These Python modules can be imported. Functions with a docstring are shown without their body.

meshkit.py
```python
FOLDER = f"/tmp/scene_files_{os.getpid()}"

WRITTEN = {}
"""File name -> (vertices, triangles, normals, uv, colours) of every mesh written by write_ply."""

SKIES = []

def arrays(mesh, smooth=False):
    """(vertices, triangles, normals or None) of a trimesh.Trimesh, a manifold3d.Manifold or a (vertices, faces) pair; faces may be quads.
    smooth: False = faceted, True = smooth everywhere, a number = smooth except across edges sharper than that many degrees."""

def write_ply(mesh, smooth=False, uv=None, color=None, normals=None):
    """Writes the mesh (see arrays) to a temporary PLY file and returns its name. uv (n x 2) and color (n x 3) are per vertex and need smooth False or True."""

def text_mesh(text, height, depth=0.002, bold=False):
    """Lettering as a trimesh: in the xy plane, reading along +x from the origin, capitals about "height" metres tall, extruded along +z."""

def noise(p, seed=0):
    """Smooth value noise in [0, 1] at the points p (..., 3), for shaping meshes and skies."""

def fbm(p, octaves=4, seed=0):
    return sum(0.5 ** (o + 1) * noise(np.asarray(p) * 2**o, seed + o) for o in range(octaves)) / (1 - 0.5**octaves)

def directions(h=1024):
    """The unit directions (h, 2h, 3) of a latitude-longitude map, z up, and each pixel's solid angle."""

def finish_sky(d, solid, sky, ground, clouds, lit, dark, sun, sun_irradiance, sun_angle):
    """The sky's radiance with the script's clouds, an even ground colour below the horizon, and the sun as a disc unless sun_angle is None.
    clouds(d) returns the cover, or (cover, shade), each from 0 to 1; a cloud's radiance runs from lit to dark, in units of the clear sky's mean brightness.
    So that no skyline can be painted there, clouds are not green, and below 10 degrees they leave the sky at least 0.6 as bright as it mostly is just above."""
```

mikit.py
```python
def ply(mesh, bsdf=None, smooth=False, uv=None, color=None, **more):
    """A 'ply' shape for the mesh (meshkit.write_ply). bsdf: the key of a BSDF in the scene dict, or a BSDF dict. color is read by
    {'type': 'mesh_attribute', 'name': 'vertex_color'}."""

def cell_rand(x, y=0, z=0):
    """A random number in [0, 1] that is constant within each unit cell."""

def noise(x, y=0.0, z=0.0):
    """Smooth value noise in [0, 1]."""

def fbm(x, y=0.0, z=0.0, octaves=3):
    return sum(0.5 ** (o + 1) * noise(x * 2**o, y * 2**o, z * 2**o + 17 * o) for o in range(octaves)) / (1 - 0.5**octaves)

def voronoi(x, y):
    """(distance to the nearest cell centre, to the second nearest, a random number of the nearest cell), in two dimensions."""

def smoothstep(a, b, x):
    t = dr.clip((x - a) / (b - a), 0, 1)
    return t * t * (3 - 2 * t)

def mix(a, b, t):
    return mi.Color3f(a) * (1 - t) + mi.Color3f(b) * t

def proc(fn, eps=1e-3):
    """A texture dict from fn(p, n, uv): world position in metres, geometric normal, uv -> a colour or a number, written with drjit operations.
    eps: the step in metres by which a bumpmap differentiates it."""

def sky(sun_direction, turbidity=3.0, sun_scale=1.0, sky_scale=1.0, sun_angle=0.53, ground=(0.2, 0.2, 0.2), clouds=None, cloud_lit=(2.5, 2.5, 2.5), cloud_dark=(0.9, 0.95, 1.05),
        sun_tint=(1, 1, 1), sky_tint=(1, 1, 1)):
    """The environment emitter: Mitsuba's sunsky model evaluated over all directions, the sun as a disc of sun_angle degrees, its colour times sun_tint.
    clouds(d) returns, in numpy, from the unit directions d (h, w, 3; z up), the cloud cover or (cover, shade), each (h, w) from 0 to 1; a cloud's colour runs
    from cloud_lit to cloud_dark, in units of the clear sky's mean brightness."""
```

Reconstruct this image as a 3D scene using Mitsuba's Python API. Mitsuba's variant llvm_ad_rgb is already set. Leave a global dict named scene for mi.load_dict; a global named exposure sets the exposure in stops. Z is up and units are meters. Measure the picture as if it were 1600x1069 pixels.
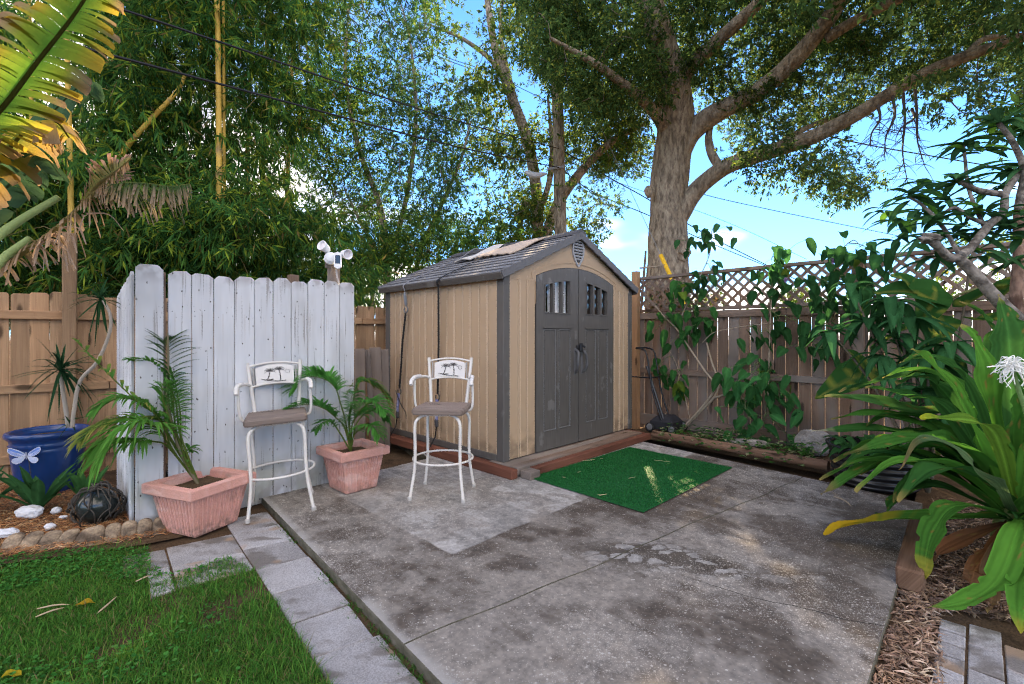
import math, random
import numpy as np, trimesh, drjit as dr, mitsuba as mi
import mikit, meshkit
from mikit import noise, fbm, voronoi, cell_rand, smoothstep, mix, proc
from shapely.geometry import Polygon, Point, box as sbox
from shapely import affinity
from shapely.prepared import prep

scene, labels = {}, {}
# ---------------------------------------------------------------- camera, sky, sun, exposure
F, EYE, HZ = 734.0, 1.40, 524.0          # focal length and horizon in photo pixels, eye height in metres
T = mi.ScalarTransform4f
scene['camera'] = dict(type='perspective', fov=2 * math.degrees(math.atan(800 / F)), fov_axis='x', near_clip=0.05, far_clip=800.0,
                       principal_point_offset_y=(534.5 - HZ) / 1069.0,
                       to_world=T().look_at(origin=[0, 0, EYE], target=[0, 10, EYE], up=[0, 0, 1]))
SUN_AZ, SUN_EL = math.radians(10), math.radians(32)
SUN = np.array([math.sin(SUN_AZ) * math.cos(SUN_EL), math.cos(SUN_AZ) * math.cos(SUN_EL), math.sin(SUN_EL)])

def clouds(d):
    z = np.maximum(d[..., 2:], 0.0) + 0.16
    ca, sa = math.cos(1.4), math.sin(1.4)
    xy = np.stack([d[..., 0] * ca - d[..., 1] * sa, d[..., 0] * sa + d[..., 1] * ca], -1)
    q = np.concatenate([xy / z * 0.8, 0 * z + 12.2], -1)
    n = meshkit.fbm(q, 5, 4) + 0.25 * (meshkit.fbm(q * 3.1, 4, 9) - 0.5)
    t = np.clip((n - 0.44) / 0.16, 0, 1)
    t = t * t * (3 - 2 * t)
    s = np.clip((meshkit.fbm(q * 1.7 + 5, 4, 2) - 0.35) / 0.5, 0, 1)
    return t * 0.9, s * 0.6

scene['sky_light'] = mikit.sky(SUN, turbidity=1.0, clouds=clouds, cloud_lit=(4.9, 4.3, 3.75), cloud_dark=(2.2, 2.15, 2.25), sky_tint=(0.46, 0.70, 1.0), sun_tint=(1.0, 0.93, 0.8))  # unseen clouds brightened to lift the shade while the framed sky stays blue
exposure = 3.8

# ---------------------------------------------------------------- helpers
R = np.random.default_rng(7)
U1 = np.array([-0.711, 0.703, 0.0])      # depth direction of shed, right fence and slab
U2 = np.array([0.7036, 0.7106, 0.0])     # width direction of shed, white panel and slab
UP = np.array([0, 0, 1.0])

def A3(*p): return np.array(p, float)
def at(px, py, Y): return A3((px - 800) / F * Y, Y, EYE + (HZ - py) / F * Y)      # surveyed bearing and distance -> metres
def gr(px, py, z=0.0): return at(px, py, F * (EYE - z) / (py - HZ))                # a point surveyed on level ground
def unit(v): v = np.asarray(v, float); return v / (np.linalg.norm(v, axis=-1, keepdims=True) + 1e-12)

used = {}
def key(name, parent=None):
    base = (parent + '__' if parent else '') + name
    n = used.get(base, 0); used[base] = n + 1
    return base if n == 0 else '%s_%03d' % (base, n)

def thing(name, label, category, group=None):
    k = key(name); labels[k] = {'label': label, 'category': category}
    if group: labels[k]['group'] = group
    return k

def tag(k, label=None, category=None, group=None, kind=None):
    labels.setdefault(k, {}).update({a: b for a, b in (('label', label), ('category', category), ('group', group), ('kind', kind)) if b})
    return k

def add(name, mesh, bsdf, parent=None, smooth=False):
    """One entry of the scene. mesh: (v, f) or (v, f, uv) or (v, f, None, color)"""
    k = key(name, parent)
    v, f = mesh[0], mesh[1]
    uv = mesh[2] if len(mesh) > 2 else None
    col = mesh[3] if len(mesh) > 3 else None
    if bsdf in VCOL and col is None: col = np.tile([[0.5, 0.5, 0.5]], (len(v), 1))
    if bsdf not in VCOL: col = None
    scene[k] = mikit.ply((v, f), bsdf, smooth, uv=uv, color=col)
    return k

VCOL = {'leaf', 'gloss_leaf', 'paint', 'gloss', 'metal'}
def tri(f):
    f = np.asarray(f, int)
    return np.vstack([f[:, [0, 1, 2]], f[:, [0, 2, 3]]]) if f.shape[1] == 4 else f

class MB:
    """collects pieces into one mesh"""
    def __init__(s): s.v, s.f, s.uv, s.c, s.n = [], [], [], [], 0
    def add(s, m, color=None):
        v, f = np.asarray(m[0], float), tri(m[1])
        s.v.append(v); s.f.append(f + s.n); s.n += len(v)
        uv = m[2] if len(m) > 2 and m[2] is not None else np.zeros((len(v), 2))
        c = m[3] if len(m) > 3 and m[3] is not None else np.tile(np.asarray(color if color is not None else (.5, .5, .5), float), (len(v), 1))
        s.uv.append(uv); s.c.append(c)
        return s
    def mesh(s): return np.vstack(s.v), np.vstack(s.f), np.vstack(s.uv), np.vstack(s.c)

def colored(m, c):
    return m[0], tri(m[1]), (m[2] if len(m) > 2 else None), np.tile(np.asarray(c, float), (len(m[0]), 1))

HULL = {}
def hull(pts):
    h = trimesh.convex.convex_hull(np.asarray(pts, float))
    return np.array(h.vertices), np.array(h.faces)

def _bev_template():
    v = []
    for x in (-1, 1):
        for y in (-1, 1):
            for z in (-1, 1):
                for k in range(3): v.append((x, y, z, k))
    pts = np.array([[(x * (1 if k == 0 else .8)), y * (1 if k == 1 else .8), z * (1 if k == 2 else .8)] for x, y, z, k in v])
    h = trimesh.convex.convex_hull(pts)
    idx = [int(np.argmin(np.abs(pts - p).sum(1))) for p in h.vertices]
    return v, np.array(idx)[h.faces]
BEV_V, BEV_F = _bev_template()

def bx(lo, hi, ch=0.004):
    """chamfered box between two corners (24 vertices, 44 triangles)"""
    lo, hi = np.minimum(lo, hi).astype(float), np.maximum(lo, hi).astype(float)
    c, h = (lo + hi) / 2, (hi - lo) / 2
    ch = min(ch, h.min() * 0.9)
    v = np.array([[x * (h[0] - (0 if k == 0 else ch)), y * (h[1] - (0 if k == 1 else ch)), z * (h[2] - (0 if k == 2 else ch))] for x, y, z, k in BEV_V])
    return v + c, BEV_F

def fr(m, o, X, Y, Z=UP):
    """a mesh from local axes to the world"""
    M = np.stack([X, Y, Z], 1)
    return (np.asarray(m[0]) @ M.T + np.asarray(o),) + tuple(m[1:])

def rotz(a): return np.array([[math.cos(a), -math.sin(a), 0], [math.sin(a), math.cos(a), 0], [0, 0, 1.0]])

IDS = iter(range(1, 100000))
def woody(m, axis=2):
    """uv for the wood material: u runs along the board (plus its own number), v across"""
    v = np.asarray(m[0]); i = next(IDS) % 1000
    o = [a for a in range(3) if a != axis]
    return m[0], tri(m[1]), np.stack([np.clip(v[:, axis] + 5, 0.1, 9.9) + 10 * i, v[:, o[0]] + 0.7 * v[:, o[1]] + 3.1 * i], 1)

def spline(pts, n):
    """Catmull-Rom through the rows of pts (any number of columns)"""
    p = np.asarray(pts, float)
    if len(p) == 2: return p[0] + (p[1] - p[0]) * np.linspace(0, 1, n)[:, None]
    q = np.vstack([2 * p[0] - p[1], p, 2 * p[-1] - p[-2]])
    t = np.linspace(0, len(p) - 1 - 1e-9, n); i = t.astype(int); t = (t - i)[:, None]
    a, b, c, d = q[i], q[i + 1], q[i + 2], q[i + 3]
    return 0.5 * (2 * b + (c - a) * t + (2 * a - 5 * b + 4 * c - d) * t ** 2 + (3 * b - a - 3 * c + d) * t ** 3)

def tube(p, r, sides=6, cap=True):
    p = np.asarray(p, float); n = len(p)
    r = np.broadcast_to(np.asarray(r, float), (n,))
    t = unit(np.gradient(p, axis=0))
    ref = np.array([0.31, 0.17, 0.93]) if abs(unit(p[-1] - p[0])[2]) < 0.8 else np.array([0.93, 0.2, 0.3])
    a = unit(np.cross(t, ref)); b = np.cross(t, a)
    g = np.arange(sides) * 2 * np.pi / sides
    v = p[:, None] + r[:, None, None] * (np.cos(g)[None, :, None] * a[:, None] + np.sin(g)[None, :, None] * b[:, None])
    i, j = np.meshgrid(np.arange(n - 1), np.arange(sides), indexing='ij')
    q = np.stack([i * sides + j, i * sides + (j + 1) % sides, (i + 1) * sides + (j + 1) % sides, (i + 1) * sides + j], -1).reshape(-1, 4)[:, ::-1]
    f = tri(q); v = v.reshape(-1, 3)
    if cap:
        v = np.vstack([v, p[:1], p[-1:]]); k = np.arange(sides); k2 = (k + 1) % sides
        f = np.vstack([f, np.stack([k, k2, k * 0 + n * sides], 1)[:, ::-1] if False else np.stack([k2, k, k * 0 + n * sides], 1)[:, ::-1], np.stack([k2, k, k * 0 + n * sides + 1], 1)[:, ::1] if False else np.stack([k + (n - 1) * sides, k2 + (n - 1) * sides, k * 0 + n * sides + 1], 1)])
    return v, f

def ring(c, rad, r, n=40, sides=8, X=A3(1, 0, 0), Y=A3(0, 1, 0)):
    g = np.arange(n) * 2 * np.pi / n
    p = np.asarray(c) + rad * (np.cos(g)[:, None] * X + np.sin(g)[:, None] * Y)
    m = trimesh.creation.torus(rad, r, n, sides)
    return fr((np.array(m.vertices), np.array(m.faces)), c, X, Y, np.cross(X, Y))

def lathe(profile, n=40):
    m = trimesh.creation.revolve(np.asarray(profile, float), sections=n)
    return np.array(m.vertices), np.array(m.faces)

def prism(poly, depth):
    """a shapely polygon extruded; local x, y, and z from 0 to depth"""
    m = trimesh.creation.extrude_polygon(poly, depth, engine='earcut')
    return np.array(m.vertices), np.array(m.faces)

def prisms(shape, depth):
    b = MB()
    for g in getattr(shape, 'geoms', [shape]):
        if g.area > 1e-7: b.add(prism(g, depth))
    return b.mesh()[:2]

def sheet(poly, z):
    v, f = trimesh.creation.triangulate_polygon(poly, engine='earcut')
    return np.c_[v, np.full(len(v), z)], np.array(f)

def lumpy(rad, amp, freq, seed, sub=3, squash=(1, 1, 1)):
    m = trimesh.creation.icosphere(sub, 1.0); v = np.array(m.vertices)
    d = meshkit.fbm(v * freq + seed * 7.3, 4, seed) - 0.5
    return v * (1 + amp * 2 * d)[:, None] * np.asarray(squash) * rad, np.array(m.faces)

# ---- leaves
def strap(curve, w, up=UP, fold=0.25, cols=5, wave=(0, 0), twist=0.0, color=(.06, .12, .03), tip=None, jitter=0.1, stripe=None, seed=0, edge=None, vein=None, ribs=0.0, notch=0.0):
    """a long leaf: centre line, half widths, upward side; folded into a shallow V, its margin waved"""
    c = np.asarray(curve, float); n = len(c); w = np.asarray(w, float)
    t = unit(np.gradient(c, axis=0))
    s = np.cross(t, np.asarray(up, float)); bad = np.linalg.norm(s, axis=1) < 1e-3; s[bad] = [1, 0, 0]; s = unit(s)
    nn = unit(np.cross(s, t))
    tw = np.linspace(0, twist, n)[:, None]
    s, nn = s * np.cos(tw) + nn * np.sin(tw), nn * np.cos(tw) - s * np.sin(tw)
    k = np.linspace(-1, 1, cols); u = np.linspace(0, 1, n)
    lift = np.abs(k)[None] * fold * w[:, None]
    if wave[0]: lift = lift + wave[0] * np.abs(k)[None] * np.sin(2 * np.pi * wave[1] * u[:, None] + 2.1 * np.sign(k)[None] + seed) * (w[:, None] > 0.002)
    rq = np.random.default_rng(seed + 5); kk = np.broadcast_to(k, (n, cols)).copy()
    if notch:                                            # torn and chewed margins
        for e_ in (0, -1):
            cut = rq.random(n) < notch; cut[:3] = False
            kk[cut, e_] *= rq.uniform(.5, .8, cut.sum()); kk[:, 1 if e_ == 0 else -2] = np.where(cut, np.sign(k[e_]) * np.minimum(np.abs(kk[:, 1 if e_ == 0 else -2]), np.abs(kk[:, e_]) * .96), kk[:, 1 if e_ == 0 else -2])
    v = c[:, None] + kk[..., None] * w[:, None, None] * s[:, None] + lift[..., None] * nn[:, None]
    i, j = np.meshgrid(np.arange(n - 1), np.arange(cols - 1), indexing='ij')
    q = np.stack([i * cols + j, i * cols + j + 1, (i + 1) * cols + j + 1, (i + 1) * cols + j], -1).reshape(-1, 4)
    col = np.broadcast_to(np.asarray(color, float), (n, cols, 3)).copy()
    rr = np.random.default_rng(seed + 11)
    if stripe is not None:
        a = np.repeat(rr.random((n, 2)), [cols // 2 + 1, cols - cols // 2 - 1], 1) * .75 + .25 * rr.random((n, cols)); col = np.where((a < stripe[0] * .8 + .08)[..., None], np.asarray(stripe[1]), col)
    if edge is not None: col[:, [0, -1]] = col[:, [0, -1]] * 0.5 + np.asarray(edge) * 0.5
    if vein is not None: col[:, cols // 2] = col[:, cols // 2] * 0.35 + np.asarray(vein) * 0.65
    if ribs: col = col * (1 + ribs * 2 * (rq.random((1, cols, 1)) - .5)); sp = rq.random((n, cols)) < .012; col[sp] = (.24, .17, .05)
    if tip is not None:
        a = np.clip((u - tip[0]) / max(1e-3, tip[1] - tip[0]) + 0.35 * (rr.random(n) - .5), 0, 1)[:, None, None]
        col = col * (1 - a) + np.asarray(tip[2]) * a
    col *= 1 + jitter * (rr.random((n, cols, 1)) - 0.5) * 2
    return v.reshape(-1, 3), tri(q), None, col.reshape(-1, 3)

def lance(n, wmax, peak=0.4, p0=0.12):
    u = np.linspace(0, 1, n)
    w = np.where(u < peak, np.sin(np.pi / 2 * np.clip(u / peak, 0, 1)) ** 0.7, np.cos(np.pi / 2 * np.clip((u - peak) / (1 - peak), 0, 1)).clip(0) ** 0.8)
    return wmax * np.maximum(w, p0 * (u < 0.05) + 0.02)

def heart(n, wmax):
    u = np.linspace(0, 1, n)
    return wmax * np.maximum(np.where(u < 0.28, 0.55 + 0.45 * np.sin(np.pi / 2 * u / 0.28), np.cos(np.pi / 2 * np.clip((u - .28) / .72, 0, 1)).clip(0) ** 0.75), 0.01)

def leafy(base, d, L, wmax, droop=0.3, shape=lance, n=7, **kw):
    """a single leaf from base in direction d, drooping along its length"""
    u = np.linspace(0, 1, n)[:, None]; d = unit(d)
    c = np.asarray(base) + d * L * u * (1 - 0.12 * droop * u) - UP * droop * L * u ** 2
    return strap(c, shape(n, wmax), **kw)

def small_leaves(p, d, nrm, L, W, col, quad=True):
    """many small leaves at once as diamonds bent along the midrib"""
    p, d, nrm = np.asarray(p, float), unit(d), unit(nrm)
    s = unit(np.cross(d, nrm)); N = len(p)
    L, W = np.broadcast_to(L, (N,))[:, None], np.broadcast_to(W, (N,))[:, None]
    up = unit(np.cross(s, d))
    v = np.stack([p, p + d * L * 0.45 + s * W * .5 + up * W * 0.12, p + d * L, p + d * L * 0.45 - s * W * .5 + up * W * 0.12], 1).reshape(-1, 3)
    k = np.arange(N)[:, None] * 4
    f = np.vstack([k + [0, 1, 2], k + [0, 2, 3]])
    return v, f, None, np.repeat(col, 4, 0)

def palette(N, stops, weights, rng, jit=0.25):
    s = np.asarray(stops, float); i = rng.choice(len(s), N, p=np.asarray(weights) / np.sum(weights))
    return np.clip(s[i] * (1 + jit * (rng.random((N, 1)) - .5) * 2) * (1 + 0.1 * (rng.random((N, 3)) - .5)), 0.004, 0.9)

def tufts(centres, radii, twigs, per, L, W, stops, weights, rng, droop=0.3, flat=0.6, spread=0.5, clump_tone=0.25):
    """foliage: round every centre some twigs, along every twig some leaves. Every clump has a colour shift of its own."""
    centres = np.asarray(centres, float); radii = np.broadcast_to(np.asarray(radii, float), (len(centres),))
    nt = np.maximum(1, (twigs * (radii / np.mean(radii)) ** 2).astype(int))
    ci = np.repeat(np.arange(len(centres)), nt); N = len(ci)
    o = rng.normal(size=(N, 3)); o = unit(o) * (rng.random((N, 1)) ** 0.45)
    o[:, 2] *= flat
    tp = centres[ci] + o * radii[ci][:, None]
    td = unit(o + rng.normal(size=(N, 3)) * 0.5 - UP * droop)
    li = np.repeat(np.arange(N), per); M = len(li)
    a = rng.random((M, 1))
    pos = tp[li] + td[li] * (a * spread * radii[ci[li]][:, None]) + rng.normal(size=(M, 3)) * 0.012
    dd = unit(td[li] * 0.7 + rng.normal(size=(M, 3)) * 0.6 - UP * droop)
    nn = unit(rng.normal(size=(M, 3)) * 0.6 + UP)
    tone = 1 + clump_tone * (rng.random((len(centres), 1)) - 0.5) * 2
    col = palette(M, stops, weights, rng) * tone[ci[li]]
    return small_leaves(pos, dd, nn, L * (0.65 + 0.7 * rng.random(M)), W * (0.7 + 0.6 * rng.random(M)), col), tp, ci

def fill(poly, n, ymin, ymax, rng):
    """random crown points: bearings inside an outline, distances between ymin and ymax (numbers or functions of the bearing)"""
    P = Polygon(poly); pr = prep(P); x0, y0, x1, y1 = P.bounds; out = []
    while len(out) < n:
        x, y = rng.uniform(x0, x1), rng.uniform(y0, y1)
        if pr.contains(Point(x, y)):
            a = ymin(x) if callable(ymin) else ymin; b = ymax(x) if callable(ymax) else ymax
            out.append(at(x, y, rng.uniform(a, b)))
    return np.array(out)

# ---------------------------------------------------------------- materials
def ramp(x, a, b): return smoothstep(a, b, x)
def wood(dark, light, var=0.5, knots=0.5, grey=None):
    def f(p, n, uv):
        i = dr.floor(uv.x / 10); u = uv.x - 10 * i; v = uv.y
        r, r2 = cell_rand(i, 3), cell_rand(i, 8)
        w = noise(u * 2.2, v * 9, i) * 0.9
        g = fbm(u * 1.3 + w * 0.4, v * 34 + w * 2.5, i, 3)
        fine = noise(u * 7, v * 260, i)
        t = dr.clip(0.75 * g + 0.35 * fine - 0.08, 0, 1)
        c = mix(dark, light, t) * (1 - var / 2 + var * r)
        c = mix(c, mi.Color3f(light) * mi.Color3f(1.05, 0.86, 0.7), 0.35 * r2)
        d, _, k = voronoi(u * 1.7 + 13 * r, v * 5.5 + 7 * r2)
        kn = (1 - smoothstep(0.06, 0.16, d)) * dr.select(k < knots, 1.0, 0.0)
        c = c * (1 - 0.72 * kn)
        if grey is not None: c = mix(c, grey, 0.75 * ramp(fbm(u * 0.8, v * 6, i + 5, 2), 0.4, 0.75))
        st = ramp(fbm(p.x * 1.1 + p.y, p.z * 1.4, p.y, 3), 0.42, 0.75)
        return c * (1 - 0.35 * st)
    return f

def painted(p, n, uv):
    i = dr.floor(uv.x / 10); u = uv.x - 10 * i - 5; v = uv.y
    r = cell_rand(i, 3)
    c = mi.Color3f(0.56, 0.575, 0.595) * (0.9 + 0.14 * r)
    w = noise(u * 2.0, v * 9, i)
    grain = noise(u * 2.6, v * 130 + 3 * w, i)
    crack = (1 - smoothstep(0.1, 0.24, grain)) * ramp(fbm(u * 1.6, v * 14, i, 3), 0.36, 0.58)
    c = c * (0.86 + 0.2 * fbm(u * 3, v * 22, i, 3))
    c = mix(c, (0.2, 0.185, 0.17), 0.7 * crack)
    bare = ramp(u, 1.83, 1.95) * ramp(fbm(p.x * 16, p.y * 16, p.z * 13, 3), 0.38, 0.62)
    rust = (1 - smoothstep(0.0, 0.008, dr.abs(v - dr.floor(v * 9) / 9 - 0.05))) * ramp(u, 1.2, 1.62) * (1 - ramp(u, 1.62, 1.63)) * dr.select(r > 0.5, 0.5, 0.15)
    c = mix(c, (0.36, 0.27, 0.2), 0.5 * rust)
    c = mix(c, (0.27, 0.28, 0.20), 0.6 * (1 - ramp(u, 0.1, 0.65)) * ramp(fbm(p.x * 7, p.y * 7, p.z * 4, 4), 0.42, 0.66))
    low = (1 - ramp(u, 0.0, 0.3)) * ramp(fbm(p.x * 14, p.y * 14, p.z * 8, 3), 0.38, 0.62)
    c = mix(c, (0.16, 0.135, 0.12), 0.6 * dr.maximum(0.75 * bare, low))
    d, _, k = voronoi(v * 15 + 3.3 * r, u * 8 + 1.7 * i)
    dot = (1 - smoothstep(0.045, 0.085, d)) * dr.select(k < 0.3, 1.0, 0.0)
    ds, _, k2 = voronoi(v * 34, u * 26 + 5 * i)
    dot = dr.maximum(dot, (1 - smoothstep(0.07, 0.12, ds)) * dr.select(k2 < 0.3, 1.0, 0.0) * (1 - smoothstep(0.03, 0.07, dr.abs(u - 1.63))))
    c = mix(c, (0.03, 0.025, 0.022), 0.92 * dot)
    return mix(c, (0.30, 0.30, 0.28), 0.5 * ramp(fbm(p.x * 2.1, p.y * 2.1, p.z * 1.2, 4), 0.5, 0.8))

def concrete(p, n, uv):
    x, y = p.x, p.y
    q1, q2 = x * 0.711 - y * 0.703, x * 0.7036 + y * 0.7106            # along and across the slab
    m = fbm(x * 1.3 + 4, y * 1.3, 2, 4); m2 = fbm(x * 4.2, y * 4.2, 7, 4); fine = fbm(x * 55, y * 55, 1, 3)
    streak = fbm(q1 * 2.2, q2 * 17, 5, 3)
    c = mix((0.088, 0.073, 0.06), (0.2, 0.181, 0.16), ramp(0.34 * m + 0.34 * m2 + 0.14 * streak + 0.18 * fbm(x * 13, y * 13, 5, 3), 0.41, 0.59))
    c = mix(c, (0.055, 0.041, 0.03), 0.45 * ramp(fbm(x * 0.9 + 9, y * 1.1 + 3, 4, 3) + 0.25 * (m2 - 0.5), 0.47, 0.64))
    # the newer, paler pour behind the stools
    wob = 0.03 * (noise(x * 5, y * 5) - 0.5)
    pale = ramp(q2 + wob, 1.843, 1.863) * (1 - ramp(q1 + wob, -2.40, -2.375))
    pale = pale * (1 - 0.65 * ramp(m2, 0.5, 0.7))
    c = mix(c, mix((0.20, 0.19, 0.176), (0.34, 0.325, 0.305), ramp(m2 * 0.6 + streak * 0.4, 0.3, 0.65)), pale)
    front = ramp(fbm(x * 1.7 - 3, y * 1.7 + 1, 8, 3), 0.46, 0.6) * (1 - ramp(q2, 2.7, 3.4))
    c = mix(c, (0.235, 0.212, 0.185), 0.55 * front * ramp(m2, 0.35, 0.6))
    # broken patch: islands of smooth pale cement in dark grit
    e = 1 - smoothstep(0.25, 1.0, dr.sqrt(dr.square((x - 0.95) / 0.95) + dr.square((y - 2.92 + 0.12 * (x - 0.95)) / 0.34)) + 1.1 * (m2 - 0.5))
    d1, d2, k = voronoi(x * 9 + 1.8 * m2 + 0.5 * fine, y * 15 + 1.6 * fbm(x * 9, y * 9, 3, 2))
    cob = ramp(d2 - d1, 0.05, 0.3) * ramp(k, 0.45, 0.6)
    c = mix(c, mix((0.05, 0.04, 0.03), (0.27, 0.262, 0.25), cob), 0.8 * e)
    # exposed shell
    den = ramp(fbm(x * 1.9 + 1, y * 1.9, 3, 3), 0.42, 0.66) * (1 - 0.7 * pale)
    s, _, k = voronoi(x * 105, y * 105)
    chip = (1 - smoothstep(0.12, 0.38, s)) * dr.select(k < 0.12 + 0.5 * den, 1.0, 0.0) * (0.5 + 0.5 * cell_rand(dr.floor(k * 4096)))
    s2, _, k2 = voronoi(x * 40 + 5 + 0.4 * fine, y * 40)
    chip = dr.maximum(chip, (1 - smoothstep(0.10 + 0.1 * cell_rand(dr.floor(k2 * 9999)), 0.26, s2)) * dr.select(k2 < 0.05 + 0.3 * den * den, 1.0, 0.0))
    c = mix(c, (0.45, 0.43, 0.395), 0.62 * chip)
    c = c * (0.40 + 0.7 * fine + 0.5 * fbm(x * 17, y * 17, 6, 3))
    # hair cracks and the worn pale rim
    ck = dr.abs(y - 2.36 + 0.62 * (x - 1.55) + 0.09 * (fbm(x * 3, y * 3, 9, 4) - 0.5) - 0.25 * dr.square(x - 1.3))
    c = c * (1 - 0.8 * (1 - smoothstep(0.002, 0.006, ck)) * ramp(x, 0.95, 1.15))
    edge = (x + 1.877) * 0.755 + (y - 3.723) * 0.655                     # distance from the edge along the pavers
    rim = (1 - smoothstep(0.015, 0.05 + 0.05 * m2, edge)) * ramp(m2, 0.3, 0.55)
    c = mix(c, (0.33, 0.32, 0.30), 0.75 * rim)
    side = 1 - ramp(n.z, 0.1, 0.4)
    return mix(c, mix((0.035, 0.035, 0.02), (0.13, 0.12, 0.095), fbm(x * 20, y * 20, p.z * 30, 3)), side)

def paver_stone(p, n, uv):
    x, y = p.x, p.y
    i = dr.floor(uv.x / 10); r = cell_rand(i, 2)
    c = mix((0.2, 0.19, 0.185), (0.36, 0.355, 0.36), fbm(x * 7, y * 7, i, 4)) * (0.82 + 0.3 * r)
    s, _, k = voronoi(x * 190, y * 190)
    c = c * (0.78 + 0.44 * k)
    c = mix(c, (0.10, 0.085, 0.07), 0.7 * ramp(fbm(x * 5 + 3, y * 9, i, 4), 0.55, 0.72))
    return mix(c, (0.30, 0.2, 0.12), 0.6 * ramp(fbm(x * 6, y * 6, 30 + i, 2), 0.66, 0.8))

def soil(p, n, uv):
    x, y = p.x, p.y
    c = mix((0.035, 0.025, 0.017), (0.115, 0.075, 0.045), fbm(x * 8, y * 8, 3, 4))
    return c * (0.6 + 0.8 * noise(x * 160, y * 160))

def bark(dark, light, fx=11.0, fz=2.6):
    def f(p, n, uv):
        w = fbm(p.x * 3, p.y * 3, p.z * 1.5, 2) * 2
        t = fbm(p.x * fx + w, p.y * fx + w, p.z * fz, 4)
        c = mix(dark, light, ramp(t, 0.22, 0.74))
        return c * (0.72 + 0.5 * fbm(p.x * 1.7, p.y * 1.7, p.z * 1.3, 3)) * (0.75 + 0.5 * noise(p.x * 60, p.y * 60, p.z * 22))
    return f

def rocky(p, n, uv):
    c = mix((0.1, 0.085, 0.07), (0.42, 0.39, 0.35), fbm(p.x * 11, p.y * 11, p.z * 11, 4))
    return c * (0.7 + 0.6 * noise(p.x * 70, p.y * 70, p.z * 70))

def siding(p, n, uv):
    g = noise(p.x * 90, p.y * 90, p.z * 5)
    d = fbm(p.x * 1.4, p.y * 1.4, p.z * 0.9, 4)
    return mi.Color3f(0.405, 0.29, 0.186) * (0.88 + 0.2 * d + 0.02 * g) * (1 - 0.5 * (1 - ramp(p.z, 0.1, 0.24 + 0.5 * d)) * ramp(fbm(p.x * 7, p.y * 7, p.z * 9, 4), 0.3, 0.65))

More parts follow.
